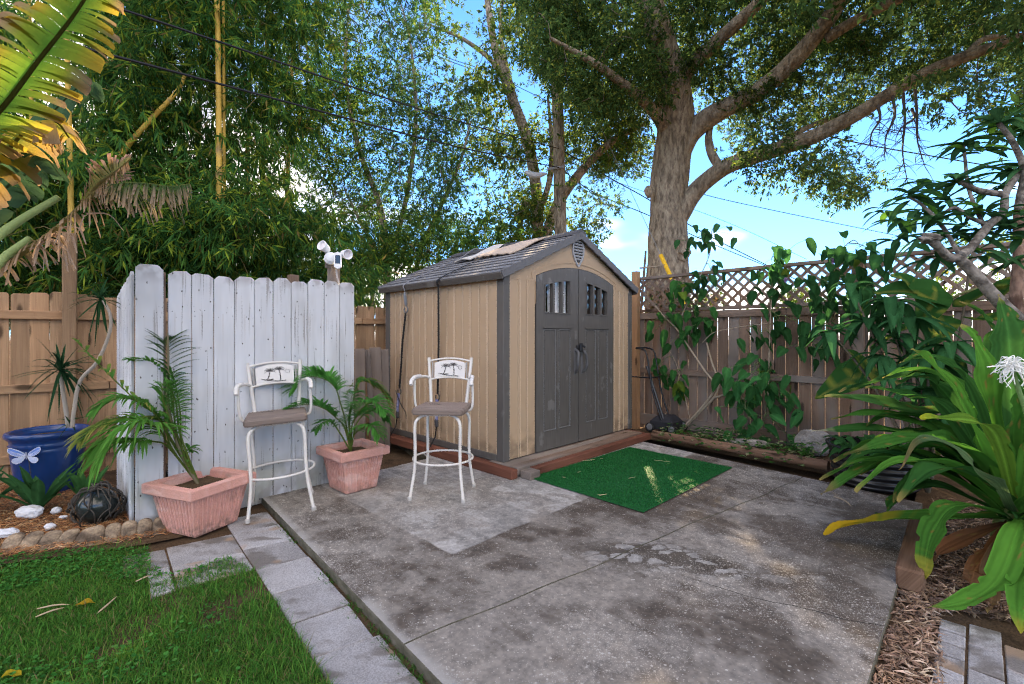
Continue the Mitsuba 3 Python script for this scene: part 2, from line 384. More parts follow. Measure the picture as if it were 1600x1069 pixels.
def charcoal(p, n, uv):
    g = noise(p.x * 80, p.y * 80, p.z * 6); d = fbm(p.x * 1.6, p.y * 1.6, p.z * 1.1, 4)
    sc = ramp(fbm(p.x * 9, p.y * 9, p.z * 5, 4), 0.66, 0.76)
    return mi.Color3f(0.092, 0.085, 0.078) * (0.75 + 0.3 * d + 0.2 * g) + 0.05 * sc

def terracotta(p, n, uv):
    d = fbm(p.x * 4, p.y * 4, p.z * 4, 4)
    c = mi.Color3f(0.53, 0.275, 0.222) * (0.8 + 0.4 * d)
    st = ramp(fbm(p.x * 26, p.y * 26, p.z * 3, 3), 0.5, 0.75)
    c = mix(c, (0.66, 0.5, 0.46), 0.14 * st)
    c = mix(c, (0.74, 0.62, 0.56), 0.3 * ramp(fbm(p.x * 5 + 3, p.y * 5, p.z * 14, 4), 0.55, 0.72))
    c = mix(c, (0.17, 0.12, 0.09), 0.7 * (1 - ramp(p.z, -0.03, 0.02 + 0.16 * fbm(p.x * 15, p.y * 15, 2, 3))) * ramp(fbm(p.x * 30, p.y * 30, p.z * 30, 3), 0.35, 0.6))
    return mix(c, (0.16, 0.11, 0.09), 0.4 * ramp(fbm(p.x * 7, p.y * 7, p.z * 5 + 8, 4), 0.58, 0.75)) * (0.85 + 0.3 * noise(p.x * 240, p.y * 240, p.z * 240))

def principled(color, rough=0.8, **k): return {'type': 'principled', 'base_color': color, 'roughness': rough, **k}
def bumped(b, fn, scale, eps=1e-3): return {'type': 'bumpmap', 'tex': proc(fn, eps), 'scale': scale, 'bsdf': b}
def two(b): return {'type': 'twosided', 'bsdf': b}
VC = {'type': 'mesh_attribute', 'name': 'vertex_color'}
rgb = lambda c: {'type': 'rgb', 'value': list(map(float, c))}

def wood_relief(p, n, uv):
    i = dr.floor(uv.x / 10); u = uv.x - 10 * i; v = uv.y
    return fbm(u * 1.5, v * 60, i, 3)
def grit(p, n, uv): return fbm(p.x * 90, p.y * 90, p.z * 90, 3) + 0.8 * fbm(p.x * 9, p.y * 9, p.z * 9, 3)
def bark_relief(p, n, uv): return fbm(p.x * 20, p.y * 20, p.z * 3.2, 4)

M = {
    'leaf': {'type': 'principledthin', 'base_color': VC, 'roughness': 0.5, 'diff_trans': 1.1, 'eta': 1.4},
    'gloss_leaf': {'type': 'principledthin', 'base_color': VC, 'roughness': 0.5, 'diff_trans': 0.8, 'eta': 1.45},
    'paint': two(principled(VC, 0.62, specular=0.35)),
    'gloss': two(principled(VC, 0.16, specular=0.5, clearcoat=0.6, clearcoat_gloss=0.9)),
    'metal': two(principled(VC, 0.34, specular=0.5)),
    'cedar_wood': two(bumped(principled(proc(wood((0.20, 0.125, 0.07), (0.47, 0.31, 0.185), 0.45, 0.6)), 0.8, specular=0.2), wood_relief, 0.003)),
    'old_wood': two(bumped(principled(proc(wood((0.105, 0.072, 0.053), (0.285, 0.205, 0.155), 0.4, 0.5, grey=(0.245, 0.215, 0.19))), 0.85, specular=0.15), wood_relief, 0.003)),
    'grey_wood': two(bumped(principled(proc(wood((0.11, 0.095, 0.085), (0.27, 0.235, 0.21), 0.35, 0.4)), 0.85, specular=0.15), wood_relief, 0.003)),
    'red_wood': two(bumped(principled(proc(wood((0.075, 0.030, 0.02), (0.21, 0.088, 0.058), 0.45, 0.3)), 0.75, specular=0.25), wood_relief, 0.003)),
    'brown_wood': two(bumped(principled(proc(wood((0.085, 0.048, 0.03), (0.24, 0.15, 0.10), 0.4, 0.5)), 0.85, specular=0.15), wood_relief, 0.004)),
    'white_wood': two(bumped(principled(proc(painted), 0.6, specular=0.3), wood_relief, 0.002)),
    'concrete': two(bumped(principled(proc(concrete), 0.85, specular=0.2), grit, 0.004)),
    'paver_stone': two(bumped(principled(proc(paver_stone), 0.9, specular=0.15), grit, 0.003)),
    'soil': two(principled(proc(soil), 1.0, specular=0.05)),
    'oak_bark': two(bumped(principled(proc(bark((0.15, 0.122, 0.088), (0.39, 0.33, 0.245), 22, 5)), 0.9, specular=0.1), bark_relief, 0.07, 4e-3)),
    'pale_bark': two(bumped(principled(proc(bark((0.14, 0.115, 0.09), (0.44, 0.38, 0.32), 26, 18)), 0.85, specular=0.15), grit, 0.004)),
    'grey_bark': two(bumped(principled(proc(bark((0.06, 0.052, 0.044), (0.225, 0.205, 0.178), 30, 24)), 0.85, specular=0.15), grit, 0.005)),
    'rock': two(bumped(principled(proc(rocky), 0.9, specular=0.1), grit, 0.01)),
    'siding': two(principled(proc(siding), 0.55, specular=0.35)),
    'charcoal': two(principled(proc(charcoal), 0.5, specular=0.4)),
    'terracotta': two(bumped(principled(proc(terracotta), 0.8, specular=0.2), grit, 0.002)),
    'glass': {'type': 'thindielectric', 'int_ior': 1.5},
}
scene.update(M)
# ================================================================= ground
k = add('ground', sheet(sbox(-150, -150, 150, 150), -0.13), 'soil'); tag(k, 'dark bare earth running under the fences to the horizon', 'ground', kind='structure')

SLAB = [(-2.16, 4.05), (-0.95, 5.35), (-1.6, 6.5), (1.87, 6.38), (3.70, 4.20), (0.521, 0.959)]
J0, J1 = np.array([-0.481, 2.127]), np.array([0.255, 2.676])
def slab_part(side):
    jd = (J1 - J0) / np.linalg.norm(J1 - J0); jn = np.array([-jd[1], jd[0]])
    s = np.linspace(-1.0, 4.2, 60)
    off = 0.006 * np.sin(s * 9) + 0.008 * np.sin(s * 3.1 + 1)
    line = J0 + s[:, None] * jd + (off + 0.0012 * side)[:, None] * jn
    far = [tuple(line[-1] + jn * 9 * side), tuple(line[0] + jn * 9 * side)]
    P = Polygon(SLAB).intersection(Polygon([tuple(q) for q in line] + far))
    return P
def bevel_prism(P, z0, z1, ch, pts=None):
    """a flat slab with a chamfered rim"""
    b = MB()
    for g in getattr(P, 'geoms', [P]):
        top = g.buffer(-ch)
        v, f = prism(top, z1 - z0); b.add((v + [0, 0, z0], f))
        o, i = np.array(g.exterior.coords)[:-1], None
        n = len(o)
        ring_in = np.array([top.exterior.interpolate(top.exterior.project(Point(q))).coords[0] for q in o])
        v = np.vstack([np.c_[o, np.full(n, z0)], np.c_[o, np.full(n, z1 - ch)], np.c_[ring_in, np.full(n, z1 - 0.0002)]])
        a = np.arange(n); c = (a + 1) % n
        f = np.vstack([np.stack([a, c, c + n, a + n], 1), np.stack([a + n, c + n, c + 2 * n, a + 2 * n], 1)])
        b.add((v, f))
    return b.mesh()[:2]
tag('concrete_slab', 'weathered grey shell concrete patio slab with dark stains', 'patio slab', kind='structure')
for side in (1, -1): add('panel', bevel_prism(slab_part(side), -0.12, 0.0, 0.004), 'concrete', 'concrete_slab')

# lawn: soil sheet, blades and clover
LAWN = [(-6.2, 2.75), (-3.28, 3.03), (-2.56, 3.26), (-2.24, 2.9), (-2.02, 2.78), (-1.84, 3.04), (-1.60, 2.89), (-0.80, 1.97), (0.25, 0.75), (0.25, -0.6), (-6.2, -0.6)]
k = add('lawn_ground', sheet(Polygon(LAWN).buffer(0.1), -0.062), 'soil'); tag(k, 'thin brown soil under the patchy lawn', 'lawn soil', kind='structure')
def lawn_meshes():
    rng = np.random.default_rng(3); P = prep(Polygon(LAWN).buffer(.012))
    N = 190000
    y = rng.uniform(1.6, 3.3, N); x = rng.uniform(-3.9, -0.2, N)
    dn = meshkit.fbm(np.c_[x * 1.6, y * 1.6, 0 * x], 3, 5) + 0.35 * (meshkit.fbm(np.c_[x * 6, y * 6, 0 * x], 3, 2) - .5)
    keep = rng.random(N) < np.clip((dn - 0.23) / 0.14, 0.2, 1) * np.clip((3.0 - y) / 0.9 + 0.5, 0.25, 1)
    x, y = x[keep], y[keep]
    ok = np.array([P.contains(Point(a, b)) for a, b in zip(x, y)]); x, y = x[ok], y[ok]; n = len(x)
    cl = meshkit.fbm(np.c_[x * 1.2 + 4, y * 1.2, 0 * x], 3, 8)
    h = rng.uniform(0.018, 0.06, n) * .8 * (1 + .9 * (rng.random(n) > .94)) * (0.7 + 0.9 * (cl - .3)); a = rng.uniform(0, 2 * np.pi, n)
    lean = rng.uniform(0.2, 1.3, n) * h
    dx, dy = np.cos(a), np.sin(a); w = rng.uniform(0.0012, 0.0026, n)
    b0 = np.c_[x, y, np.full(n, -0.062)]; sx = np.c_[-dy, dx, 0 * dx] * w[:, None]
    mid = b0 + np.c_[dx * lean * .35, dy * lean * .35, h * .65]; tip = b0 + np.c_[dx * lean, dy * lean, h]
    v = np.stack([b0 - sx, b0 + sx, mid + sx * .8, mid - sx * .8, tip], 1).reshape(-1, 3)
    kk = np.arange(n)[:, None] * 5
    f = np.vstack([kk + [0, 1, 2], kk + [0, 2, 3], kk + [3, 2, 4]])
    c = palette(n, [(.07, .20, .035), (.10, .27, .045), (.17, .31, .055), (.28, .22, .11)], [4, 4, 2, .7], rng, .3)
    blades = (v, f, None, np.repeat(c, 5, 0))
    # clover and pennywort: little round leaves on short stalks
    n = 17000; y = rng.uniform(1.85, 3.15, n); x = rng.uniform(-3.7, -0.6, n)
    dn = meshkit.fbm(np.c_[x * 1.3 + 9, y * 1.3, 0 * x], 3, 6)
    pk = np.clip((dn - .45) / .1, 0, 1) * np.clip((-1.2 - x) / 0.9, 0.04, 1)
    ok = (rng.random(n) < pk) & np.array([P.contains(Point(a, b)) for a, b in zip(x, y)]); x, y = x[ok], y[ok]; n = len(x)
    r = rng.uniform(0.004, 0.011, n); z = rng.uniform(-0.045, -0.012, n)
    nx, ny = rng.normal(size=(2, n)) * 0.25
    g = np.arange(7) * 2 * np.pi / 7
    px = x[:, None] + r[:, None] * np.cos(g); py = y[:, None] + r[:, None] * np.sin(g)
    pz = z[:, None] - (px - x[:, None]) * nx[:, None] - (py - y[:, None]) * ny[:, None] + 0.002
    v = np.concatenate([np.c_[x, y, z][:, None], np.stack([px, py, pz], -1)], 1).reshape(-1, 3)
    kk = np.arange(n)[:, None] * 8
    f = np.vstack([kk + [0, 1 + i, 1 + (i + 1) % 7] for i in range(7)])
    c = palette(n, [(.055, .21, .045), (.085, .28, .055), (.12, .30, .07)], [1, 1, .5], rng)
    return blades, (v, f, None, np.repeat(c, 8, 0))
bl, cv = lawn_meshes()
tag(add('grass', bl, 'leaf'), 'patchy green grass blades of the lawn in the lower left corner', 'grass', kind='stuff')
tag(add('clover', cv, 'leaf'), 'small round clover leaves growing through the lawn', 'clover', kind='stuff')

# mulch beds
def slivers(poly, n, L, W, cols, weights, rng, z=0.0, pile=0.02, wood_up=0.25):
    P = Polygon(poly); pr = prep(P); x0, y0, x1, y1 = P.bounds; pts = []
    while len(pts) < n:
        q = rng.uniform([x0, y0], [x1, y1], (n, 2)); pts += [a for a in q if pr.contains(Point(a))]
    p = np.array(pts[:n]); a = rng.uniform(0, 2 * np.pi, n); e = rng.normal(size=n) * wood_up
    d = np.c_[np.cos(a) * np.cos(e), np.sin(a) * np.cos(e), np.sin(e)]
    l = rng.uniform(L[0], L[1], n)[:, None]; w = rng.uniform(W[0], W[1], n)[:, None]
    s = np.c_[-np.sin(a), np.cos(a), 0 * a]; c = np.c_[p, z + rng.random(n) * pile]
    bend = UP * rng.normal(size=(n, 1)) * l * 0.08
    up = UP * w * 0.6
    v = np.stack([c - d * l / 2, c - s * w / 2 + bend, c + up + bend, c + s * w / 2 + bend, c + d * l / 2], 1).reshape(-1, 3)
    kk = np.arange(n)[:, None] * 5
    f = np.vstack([kk + t for t in ([0, 1, 2], [0, 2, 3], [4, 2, 1], [4, 3, 2])])
    return v, f, None, np.repeat(palette(n, cols, weights, rng, .35), 5, 0)
BED_L = [(-7.5, 3.3), (-3.32, 3.02), (-2.58, 3.33), (-2.45, 3.42), (-2.9, 3.6), (-3.9, 4.55), (-3.6, 5.6), (-5.2, 4.4), (-7.5, 2.7)]
k = add('joint_soil', sheet(Polygon([(-2.75, 3.35), (-2.1, 4.12), (-1.2, 3.05), (-.25, 1.95), (.6, .9), (.3, .6), (-.9, 1.9), (-2.1, 2.7)]), -.055), 'soil'); tag(k, 'dark mossy soil in the joint between the pavers and the slab', 'joint soil', kind='structure')
k = add('bed_ground', sheet(Polygon(BED_L).buffer(0.12), -0.035), 'soil'); tag(k, 'dark soil of the left planting bed', 'bed soil', kind='structure')
rng = np.random.default_rng(5)
vis = [(-4.9, 3.2), (-3.32, 3.0), (-2.56, 3.3), (-2.45, 3.42), (-2.9, 3.6), (-3.85, 4.5), (-4.4, 4.9), (-5.3, 4.2)]
m1 = slivers(vis, 15000, (0.03, 0.11), (0.003, 0.007), [(.33, .145, .05), (.24, .095, .035), (.46, .24, .1), (.12, .06, .03), (.5, .34, .18)], [4, 3, 2, 2, 1], rng, -0.03, 0.03)
tag(add('pine_straw_mulch', m1, 'paint'), 'orange brown pine straw mulch round the blue pot', 'mulch', kind='stuff')
E2 = 0.004
BED_R = [(1.95, 6.45), (3.3, 4.85), (3.75, 4.35), (2.16, 2.66), (0.6, 1.0), (0.95, 0.7), (6.4, 3.2), (4.9, 5.0), (2.4, 7.6), (1.75, 7.1)]
k = add('bed_ground', sheet(Polygon(BED_R), -0.045), 'soil'); tag(k, 'dark soil of the right planting bed along the fence', 'bed soil', kind='structure')
STRIP = [(2.16, 2.62), (1.40, 1.85), (0.9, 1.35), (1.1, 1.1), (1.62, 1.75), (2.2, 2.42), (3.6, 2.6), (3.9, 3.4), (3.0, 3.4)]
m2 = slivers(STRIP, 7000, (0.025, 0.085), (0.004, 0.013), [(.24, .15, .095), (.16, .095, .06), (.36, .25, .17), (.09, .055, .035), (.44, .34, .25)], [4, 3, 2, 2, 1], rng, -0.04, 0.03)
tag(add('wood_chip_mulch', m2, 'paint'), 'brown shredded wood mulch strip between the slab and the brick paving at lower right', 'mulch', kind='stuff')
m4 = slivers([(2.1, 2.62), (2.25, 2.46), (2.9, 2.15), (3.9, 2.2), (4.3, 3.6), (3.7, 4.1), (3.0, 3.4)], 6000, (0.03, 0.11), (0.004, 0.016), [(.16, .10, .06), (.10, .06, .038), (.28, .19, .12), (.07, .045, .03)], [4, 3, 1.5, 2], rng, -0.04, 0.035)
tag(add('leaf_litter', m4, 'paint'), 'dark brown litter and chips on the soil round the base of the lily', 'leaf litter', kind='stuff')
m3 = slivers([(2.05, 6.5), (3.4, 4.95), (4.1, 4.9), (2.5, 7.0), (2.0, 6.9)], 1500, (0.02, 0.07), (0.004, 0.012), [(.14, .085, .055), (.09, .055, .035), (.24, .16, .1)], [3, 3, 1], rng, -0.04, 0.02)
tag(add('leaf_litter', m3, 'paint'), 'dark leaf litter along the foot of the lattice fence', 'leaf litter', kind='stuff')

# pavers on the left: a row beside the slab, then the patch under the big planter
tag('paver_path', 'row of square grey concrete pavers between the lawn and the slab', 'paver path', kind='structure')
def paver(name, holder, quad, z, th=0.05, ch=0.006):
    q = np.asarray(quad, float); c = q.mean(0)
    o = c + (q - c) * (1 - 0.004 / np.linalg.norm(q - c, axis=1, keepdims=True))
    i = c + (q - c) * (1 - (0.004 + 1.4 * ch) / np.linalg.norm(q - c, axis=1, keepdims=True))
    tz = R.normal(size=4) * 0.0025
    pts = np.vstack([np.c_[o, np.full(4, z - th)], np.c_[o, z - ch + tz], np.c_[i, z + tz]])
    v, f = hull(pts); n = next(IDS) % 1000
    return add(name, (v, f, np.tile([[10 * n + 3.0, 0.0]], (len(v), 1))), 'paver_stone', holder)
PZ = -0.042
A_, B_ = np.array([-1.58, 2.895]), np.array([-1.355, 3.05])       # lawn side and slab side of the joint below the planter
DV = np.array([0.655, -0.755]); WV = (B_ - A_) * 1.13
ls = [0.0, .365, .71, 1.045, 1.385, 1.72, 2.06]
for i in range(6):
    a, b = ls[i], ls[i + 1]; w = WV * (1 + 0.04 * R.normal()); w2 = np.array([-.03, -.03]) if i == 3 else 0
    paver('paver', 'paver_path', [A_ + DV * a, A_ + DV * b, A_ + DV * b + w + 0.02 * R.normal(size=2) * .4, A_ + DV * a + w], PZ - 0.004 * R.random())
for a, b in ((-.345, 0.0), (-.69, -.345), (-1.04, -.69)):
    paver('paver', 'paver_path', [A_ + DV * a, A_ + DV * b, A_ + DV * b + WV, A_ + DV * a + WV], PZ - 0.003 * R.random())
N_ = -WV / np.linalg.norm(WV)
for s0, s1, a, b in ((0.0, .39, -.32, .005), (0.0, .39, -.67, -.325), (.395, .62, -.67, -.33), (.39, .56, -.02, .02)):
    if s1 == .56: continue
    q = A_ + DV * (-.02)
    paver('paver', 'paver_path', [q + DV * a + N_ * s0, q + DV * b + N_ * s0, q + DV * b + N_ * s1, q + DV * a + N_ * s1], PZ - 0.004)
q = A_ + N_ * .40 + DV * -.02
for a, b in ((-.32, -.205), (-.2, -.085), (-.08, .03)):
    paver('brick', 'paver_path', [q + DV * a, q + DV * b, q + DV * b + N_ * .115, q + DV * a + N_ * .115], PZ + 0.004)
# brick paving at the lower right
tag('brick_paving', 'pale grey brick paving with a soldier edge in the lower right corner', 'brick paving', kind='structure')
e0 = np.array([2.17, 2.385]); u2, nn_ = U2[:2], np.array([0.711, -0.703])
for i in range(9):
    a = -i * 0.118
    paver('brick', 'brick_paving', [e0 + u2 * a, e0 + u2 * (a - .114), e0 + u2 * (a - .114) + nn_ * .10, e0 + u2 * a + nn_ * .10], PZ + .01)
for r_ in range(4):
    for i in range(5):
        a = .06 - i * 0.225 - 0.11 * (r_ % 2); o = .106 + r_ * .118
        paver('brick', 'brick_paving', [e0 + u2 * a + nn_ * o, e0 + u2 * (a - .221) + nn_ * o, e0 + u2 * (a - .221) + nn_ * (o + .114), e0 + u2 * a + nn_ * (o + .114)], PZ + .008 - .003 * R.random())

# ================================================================= fences
def picket(w, h, t, dog=0.03, wear=0.0, ch=0.004):
    """an upright board with clipped top corners; local x across, y through, z up"""
    a = dog * (0.7 + 0.6 * R.random()) if dog else 0.0
    b = dog * (0.7 + 0.6 * R.random()) if dog else 0.0
    pr = np.array([(-w / 2, 0), (w / 2, 0), (w / 2, h - b * 1.1), (w / 2 - b, h - wear * R.random()), (-w / 2 + a, h - wear * R.random()), (-w / 2, h - a * 1.1)])
    cx = pr.mean(0); inn = cx + (pr - cx) * (1 - ch / np.abs(pr - cx).max(0))
    pts = np.vstack([np.c_[pr[:, 0], np.full(6, -t / 2 + ch), pr[:, 1]], np.c_[pr[:, 0], np.full(6, t / 2 - ch), pr[:, 1]],
                     np.c_[inn[:, 0], np.full(6, -t / 2), inn[:, 1]], np.c_[inn[:, 0], np.full(6, t / 2), inn[:, 1]]])
    return woody(hull(pts))

def board_row(holder, P0, P1, w, gap, h0, h1, z0, mat, jit=0.006, t=0.018, dog=0.03, wear=0.0, name='board', off=0.0):
    P0, P1 = A3(*P0), A3(*P1); L = np.linalg.norm((P1 - P0)[:2]); X = unit((P1 - P0) * [1, 1, 0]); Y = np.cross(UP, X)
    n = int(L / (w + gap))
    for i in range(n):
        s = (i + 0.5) * (w + gap); h = h0 + (h1 - h0) * s / L + R.normal() * jit
        m = picket(w * (1 + .01 * R.normal()), h - z0, t, dog, wear)
        a = R.normal() * 0.004
        v = m[0] @ np.array([[math.cos(a), 0, -math.sin(a)], [0, 1, 0], [math.sin(a), 0, math.cos(a)]])
        add(name, fr((v,) + m[1:], P0 + X * s + UP * z0 + Y * (off + R.normal() * 0.002), X, Y), mat, holder)
    return X, Y, L

# cedar fence at the back left
fl = thing('cedar_fence', 'tan cedar board fence with two rails behind the blue pot', 'fence')
PL, PR = at(0, 455.5, 4.50) * [1, 1, 0], at(575, 478, 6.70) * [1, 1, 0]
X = unit(PR - PL); Y = np.cross(UP, X)
PL2 = PL - X * 1.9; PR2 = PR + X * 2.6
board_row(fl, PL2, PR2, 0.139, 0.0012, 1.82, 1.82, -0.1, 'cedar_wood', 0.012, dog=0.02)
Lf = np.linalg.norm(PR2 - PL2)
for z in (1.60, 0.88, 0.2):
    for i in range(3):
        s0, s1 = Lf * i / 3 + .004, Lf * (i + 1) / 3 - .004
        add('rail', fr(woody(bx(A3(s0, -0.052, z - 0.042), A3(s1, -0.011, z + 0.042)), 0), PL2, X, Y), 'cedar_wood', fl)
for s in (1.1, 3.0, 5.6, 7.2):
    pass
# tall post on this side of the cedar fence, holding up the banana leaves
pc = PL + X * 0.50 - Y * 0.115
k = tag(add('timber_post', fr(woody(bx(A3(-.052, -.052, -.1), A3(.052, .052, 2.42))), pc, X, Y), 'cedar_wood'), 'tall square timber post in front of the cedar fence under the withered banana leaf', 'post')

# white panel: a face and a return
wf = thing('board_screen', 'white painted board screen with clipped tops and flaking paint', 'fence panel')
WC, WE = A3(-2.628, 3.585, 0), A3(-1.567, 4.657, 0)
n = 10; Lw = np.linalg.norm(WE - WC); X = unit(WE - WC); Y = np.cross(UP, X)
hs = [1.905, 1.895, 1.885, 1.885, 1.90, 1.915, 1.90, 1.915, 1.92, 1.93]
for i in range(n):
    w = Lw / n
    m = picket(w - 0.0035 - (0.003 * R.random()), hs[i] + 0.05 + R.normal() * .006, 0.02, 0.032, 0.012)
    a = R.normal() * .0025
    add('board', fr(m, WC + X * (i + .5) * w - UP * 0.05 + Y * R.normal() * .003, unit(X + UP * a), Y), 'white_wood', wf)
# the wide corner board and the return running back from it
cw = 0.165
m = picket(cw, 1.995, 0.022, 0.03, 0.012)
add('board', fr(m, A3(-2.628, 3.585, -.07) - X * (cw / 2 + 0.035) - Y * 0.055, X, Y), 'white_wood', wf)
XR = unit(A3(-3.76, 4.46, 0) - A3(-2.79, 3.45, 0)); YR = np.cross(UP, XR); C0 = A3(-2.795, 3.47, -.05)
for i in range(9):
    m = picket(0.138, 1.93 - .012 * i + R.normal() * .008, 0.02, 0.032, 0.012)
    add('board', fr(m, C0 + XR * (0.075 + i * .143) + YR * R.normal() * .002, XR, YR), 'white_wood', wf)
for z in (1.62, .9, .25):
    add('rail', fr(woody(bx(A3(0.0, 0.012, z - .04), A3(Lw, 0.05, z + .04)), 0), WC, X, Y), 'old_wood', wf)
add('post', fr(woody(bx(A3(-.045, 0.02, -.1), A3(-.008, .09, 1.88))), WC, X, Y), 'old_wood', wf)
add('post', fr(woody(bx(A3(.92, 0.052, -.1), A3(1.0, .13, 1.955))), WC, X, Y), 'old_wood', wf)
k = add('post', fr(woody(bx(A3(1.30, 0.052, -.1), A3(1.392, .142, 2.16))), WC, X, Y), 'grey_wood', wf)
LAMP_POST = WC + X * 1.346 + Y * .097 + UP * 2.16; LX, LY = X, Y

# grey boards left standing on end between the panel and the shed
pb = at(566, 545, 5.75)
for i, (px, top, ln, w, la) in enumerate(((560, 545, .02, .13, 'widest at the left'), (572, 546, .09, .07, 'narrow and most tilted'), (584, 543, .05, .15, 'broad with a split top'), (598, 546, .03, .12, 'nearest the shed'))):
    Yd = 5.9 + 0.06 * i; c = at(px, 524, Yd) * [1, 1, 0]; z = EYE + (HZ - top) / F * Yd
    m = woody(bx(A3(-w / 2, -.011, 0), A3(w / 2, .011, z + .1)))
    Z = unit(A3(-ln, .05, 1)); XX = unit(np.cross(A3(0, 1, 0), Z)); 
    k = add('loose_board', fr(m, c - UP * .1 + A3(ln * z, 0, 0), XX, np.cross(Z, XX), Z), 'grey_wood')
    tag(k, 'weathered grey board standing behind the right potted palm, ' + la, 'board', 'loose grey boards behind the palm')

# ---------------- right fence: boards, rails, lattice
rf = thing('lattice_fence', 'brown weathered board fence topped with diagonal lattice', 'fence')
FO = A3(2.27, 7.39, 0); FX = -U1; FY = np.cross(UP, FX)            # FX runs towards the right of the photo, FY away
FS, FL = -0.35, 6.2
X0 = FO + FX * FS
pw, gap = 0.136, 0.0085
nb = int((FL - FS) / (pw + gap))
for i in range(nb):
    s = FS + (i + .5) * (pw + gap)
    m = picket(pw + R.normal() * .0015, 1.78 + R.normal() * .004, .018, 0)
    add('board', fr(m, FO + FX * s - UP * .08 + FY * R.normal() * .002, unit(FX + UP * R.normal() * .002), FY), 'old_wood', rf)
def rail(z0, z1, y0, y1, s0=FS, s1=FL, n=3, mat='old_wood', name='rail'):
    e = np.linspace(s0, s1, n + 1)
    for i in range(n):
        add(name, fr(woody(bx(A3(e[i] + .002, y0, z0), A3(e[i + 1] - .002, y1, z1)), 0), FO, FX, FY), mat, rf)
rail(1.655, 1.755, -.05, -.011)
rail(.80, .885, -.05, -.011)
rail(-.02, .155, -.034, -.0105, name='kick_board')
rail(1.765, 1.81, -.055, .02, name='lattice_rail')
rail(2.285, 2.33, -.055, .02, name='lattice_rail')
zl, zh = 1.812, 2.283; hh = zh - zl; pit = .152
P_ = sbox(FS, zl, FL, zh)
from shapely.geometry import LineString
for sgn, yy in ((1, -.012), (-1, -.022)):
    s = FS - hh
    while s < FL + hh:
        ln = LineString([(s, zl - .05), (s + sgn * (hh + .1), zh + .05)]).buffer(.0185, cap_style=2).intersection(P_)
        if ln.area > 1e-4:
            v, f = prism(ln, .0095)
            v2 = np.c_[v[:, 0], yy + v[:, 2] - .00475, v[:, 1]]
            uvm = woody((v2, f), 2)
            add('lattice_slat', fr(uvm, FO, FX, FY), 'old_wood', rf)
        s += pit
def fpost(s, z1, w, mat='old_wood', y0=-.14):
    return add('post', fr(woody(bx(A3(s - w / 2, y0, -.1), A3(s + w / 2, y0 + w, z1))), FO, FX, FY), mat, rf)
fpost(-.30, 2.42, .1, 'cedar_wood', -.155)
fpost(2.60, 2.33, .115, 'old_wood', -.17)
fpost(5.2, 2.33, .1)

# back fence between the shed and that corner
bf = thing('back_fence', 'plain brown board fence behind the shed', 'fence')
board_row(bf, PR2 + A3(.1, .05, 0), FO + FX * (-.4) + FY * .06, .138, .006, 1.78, 1.78, -.1, 'old_wood', dog=0)

# timber edging on the far and right sides of the slab
def log(name, a, b, r, mat, label, square=False):
    a, b = A3(*a), A3(*b); L = np.linalg.norm(b - a); Xd = unit(b - a); Yd = np.cross(UP, Xd)
    if square:
        m = woody(bx(A3(0, -r, 0), A3(L, r, 2 * r), .012), 0)
        v = np.array(m[0]); v += (meshkit.fbm(v * 9, 3, 3)[:, None] - .5) * .012; m = (v,) + m[1:]
    else:
        n = 26; g = np.linspace(0, L, n)
        v, f = tube(np.c_[g, 0.02 * np.sin(g * 2), r + 0 * g], r * (1 + .10 * (meshkit.fbm(np.c_[g * 3, g * 0, g * 0], 3, 4) - .5)), 14)
        m = woody((v, f), 0)
    k = add(name, fr(m, a, Xd, Yd), mat, None, False if square else 40 if False else False); tag(k, label, 'landscape timber', 'timbers edging the slab'); return k
log('landscape_timber', (1.93, 6.42, 0), (3.28, 4.86, 0), .052, 'brown_wood', 'long half buried brown timber edging the slab below the lattice fence')
log('landscape_timber', (2.20, 2.60, -.02), (2.95, 3.38, 0.0), .06, 'brown_wood', 'short square timber on the right edge of the slab under the strap leaved lily', True)

# ================================================================= shed
sh = thing('garden_shed', 'tan plastic garden shed with grey double doors and grey shingle roof', 'shed')
SA = A3(-.085, 4.82, 0.105)
def S(m): return fr(m, SA, U2, U1)
SW, SD, WH = 2.50, 2.31, 1.945           # width, depth, wall height
# walls: panels with a narrow joint and a small rib at each edge
def panel_wall(name, n, L, orient):
    hold = key(name, sh); base = hold
    w = L / n
    for i in range(n):
        b = MB(); rb = MB(); a = i * w
        b.add(bx(A3(a + .004, 0, 0), A3(a + w - .004, .02, WH), .004))
        rb.add(bx(A3(a - .0005, -.005, 0), A3(a + .0065, .012, WH), .003))
        if i % 2: rb.add(bx(A3(a + .022, -.004, 0), A3(a + .029, .012, WH), .003))
        v, f = b.mesh()[:2]
        add('panel', S((orient(v), f)), 'siding', base)
        v, f = rb.mesh()[:2]; add('rib', S((orient(v), f, None, np.tile([[.52, .40, .275]], (len(v), 1)))), 'paint', base)  # ribs painted paler than the panels to imitate highlights on the groove edges
    bk = bx(A3(0, .014, 0), A3(L, .045, WH), .002)
    add('backing', S((orient(bk[0]), bk[1])), 'siding', base)
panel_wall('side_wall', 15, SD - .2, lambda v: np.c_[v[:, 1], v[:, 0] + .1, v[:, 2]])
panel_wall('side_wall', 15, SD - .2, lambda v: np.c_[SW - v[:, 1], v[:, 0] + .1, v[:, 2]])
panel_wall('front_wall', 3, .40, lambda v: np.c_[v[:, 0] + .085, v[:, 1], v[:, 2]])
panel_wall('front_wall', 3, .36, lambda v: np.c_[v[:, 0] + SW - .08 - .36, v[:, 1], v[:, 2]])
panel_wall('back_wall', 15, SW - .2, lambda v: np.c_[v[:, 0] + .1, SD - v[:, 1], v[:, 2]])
add('floor', S(bx(A3(.02, .02, -.01), A3(SW - .02, SD - .02, .012))), 'charcoal', sh)
PEAK = 2.50; CX = SW / 2
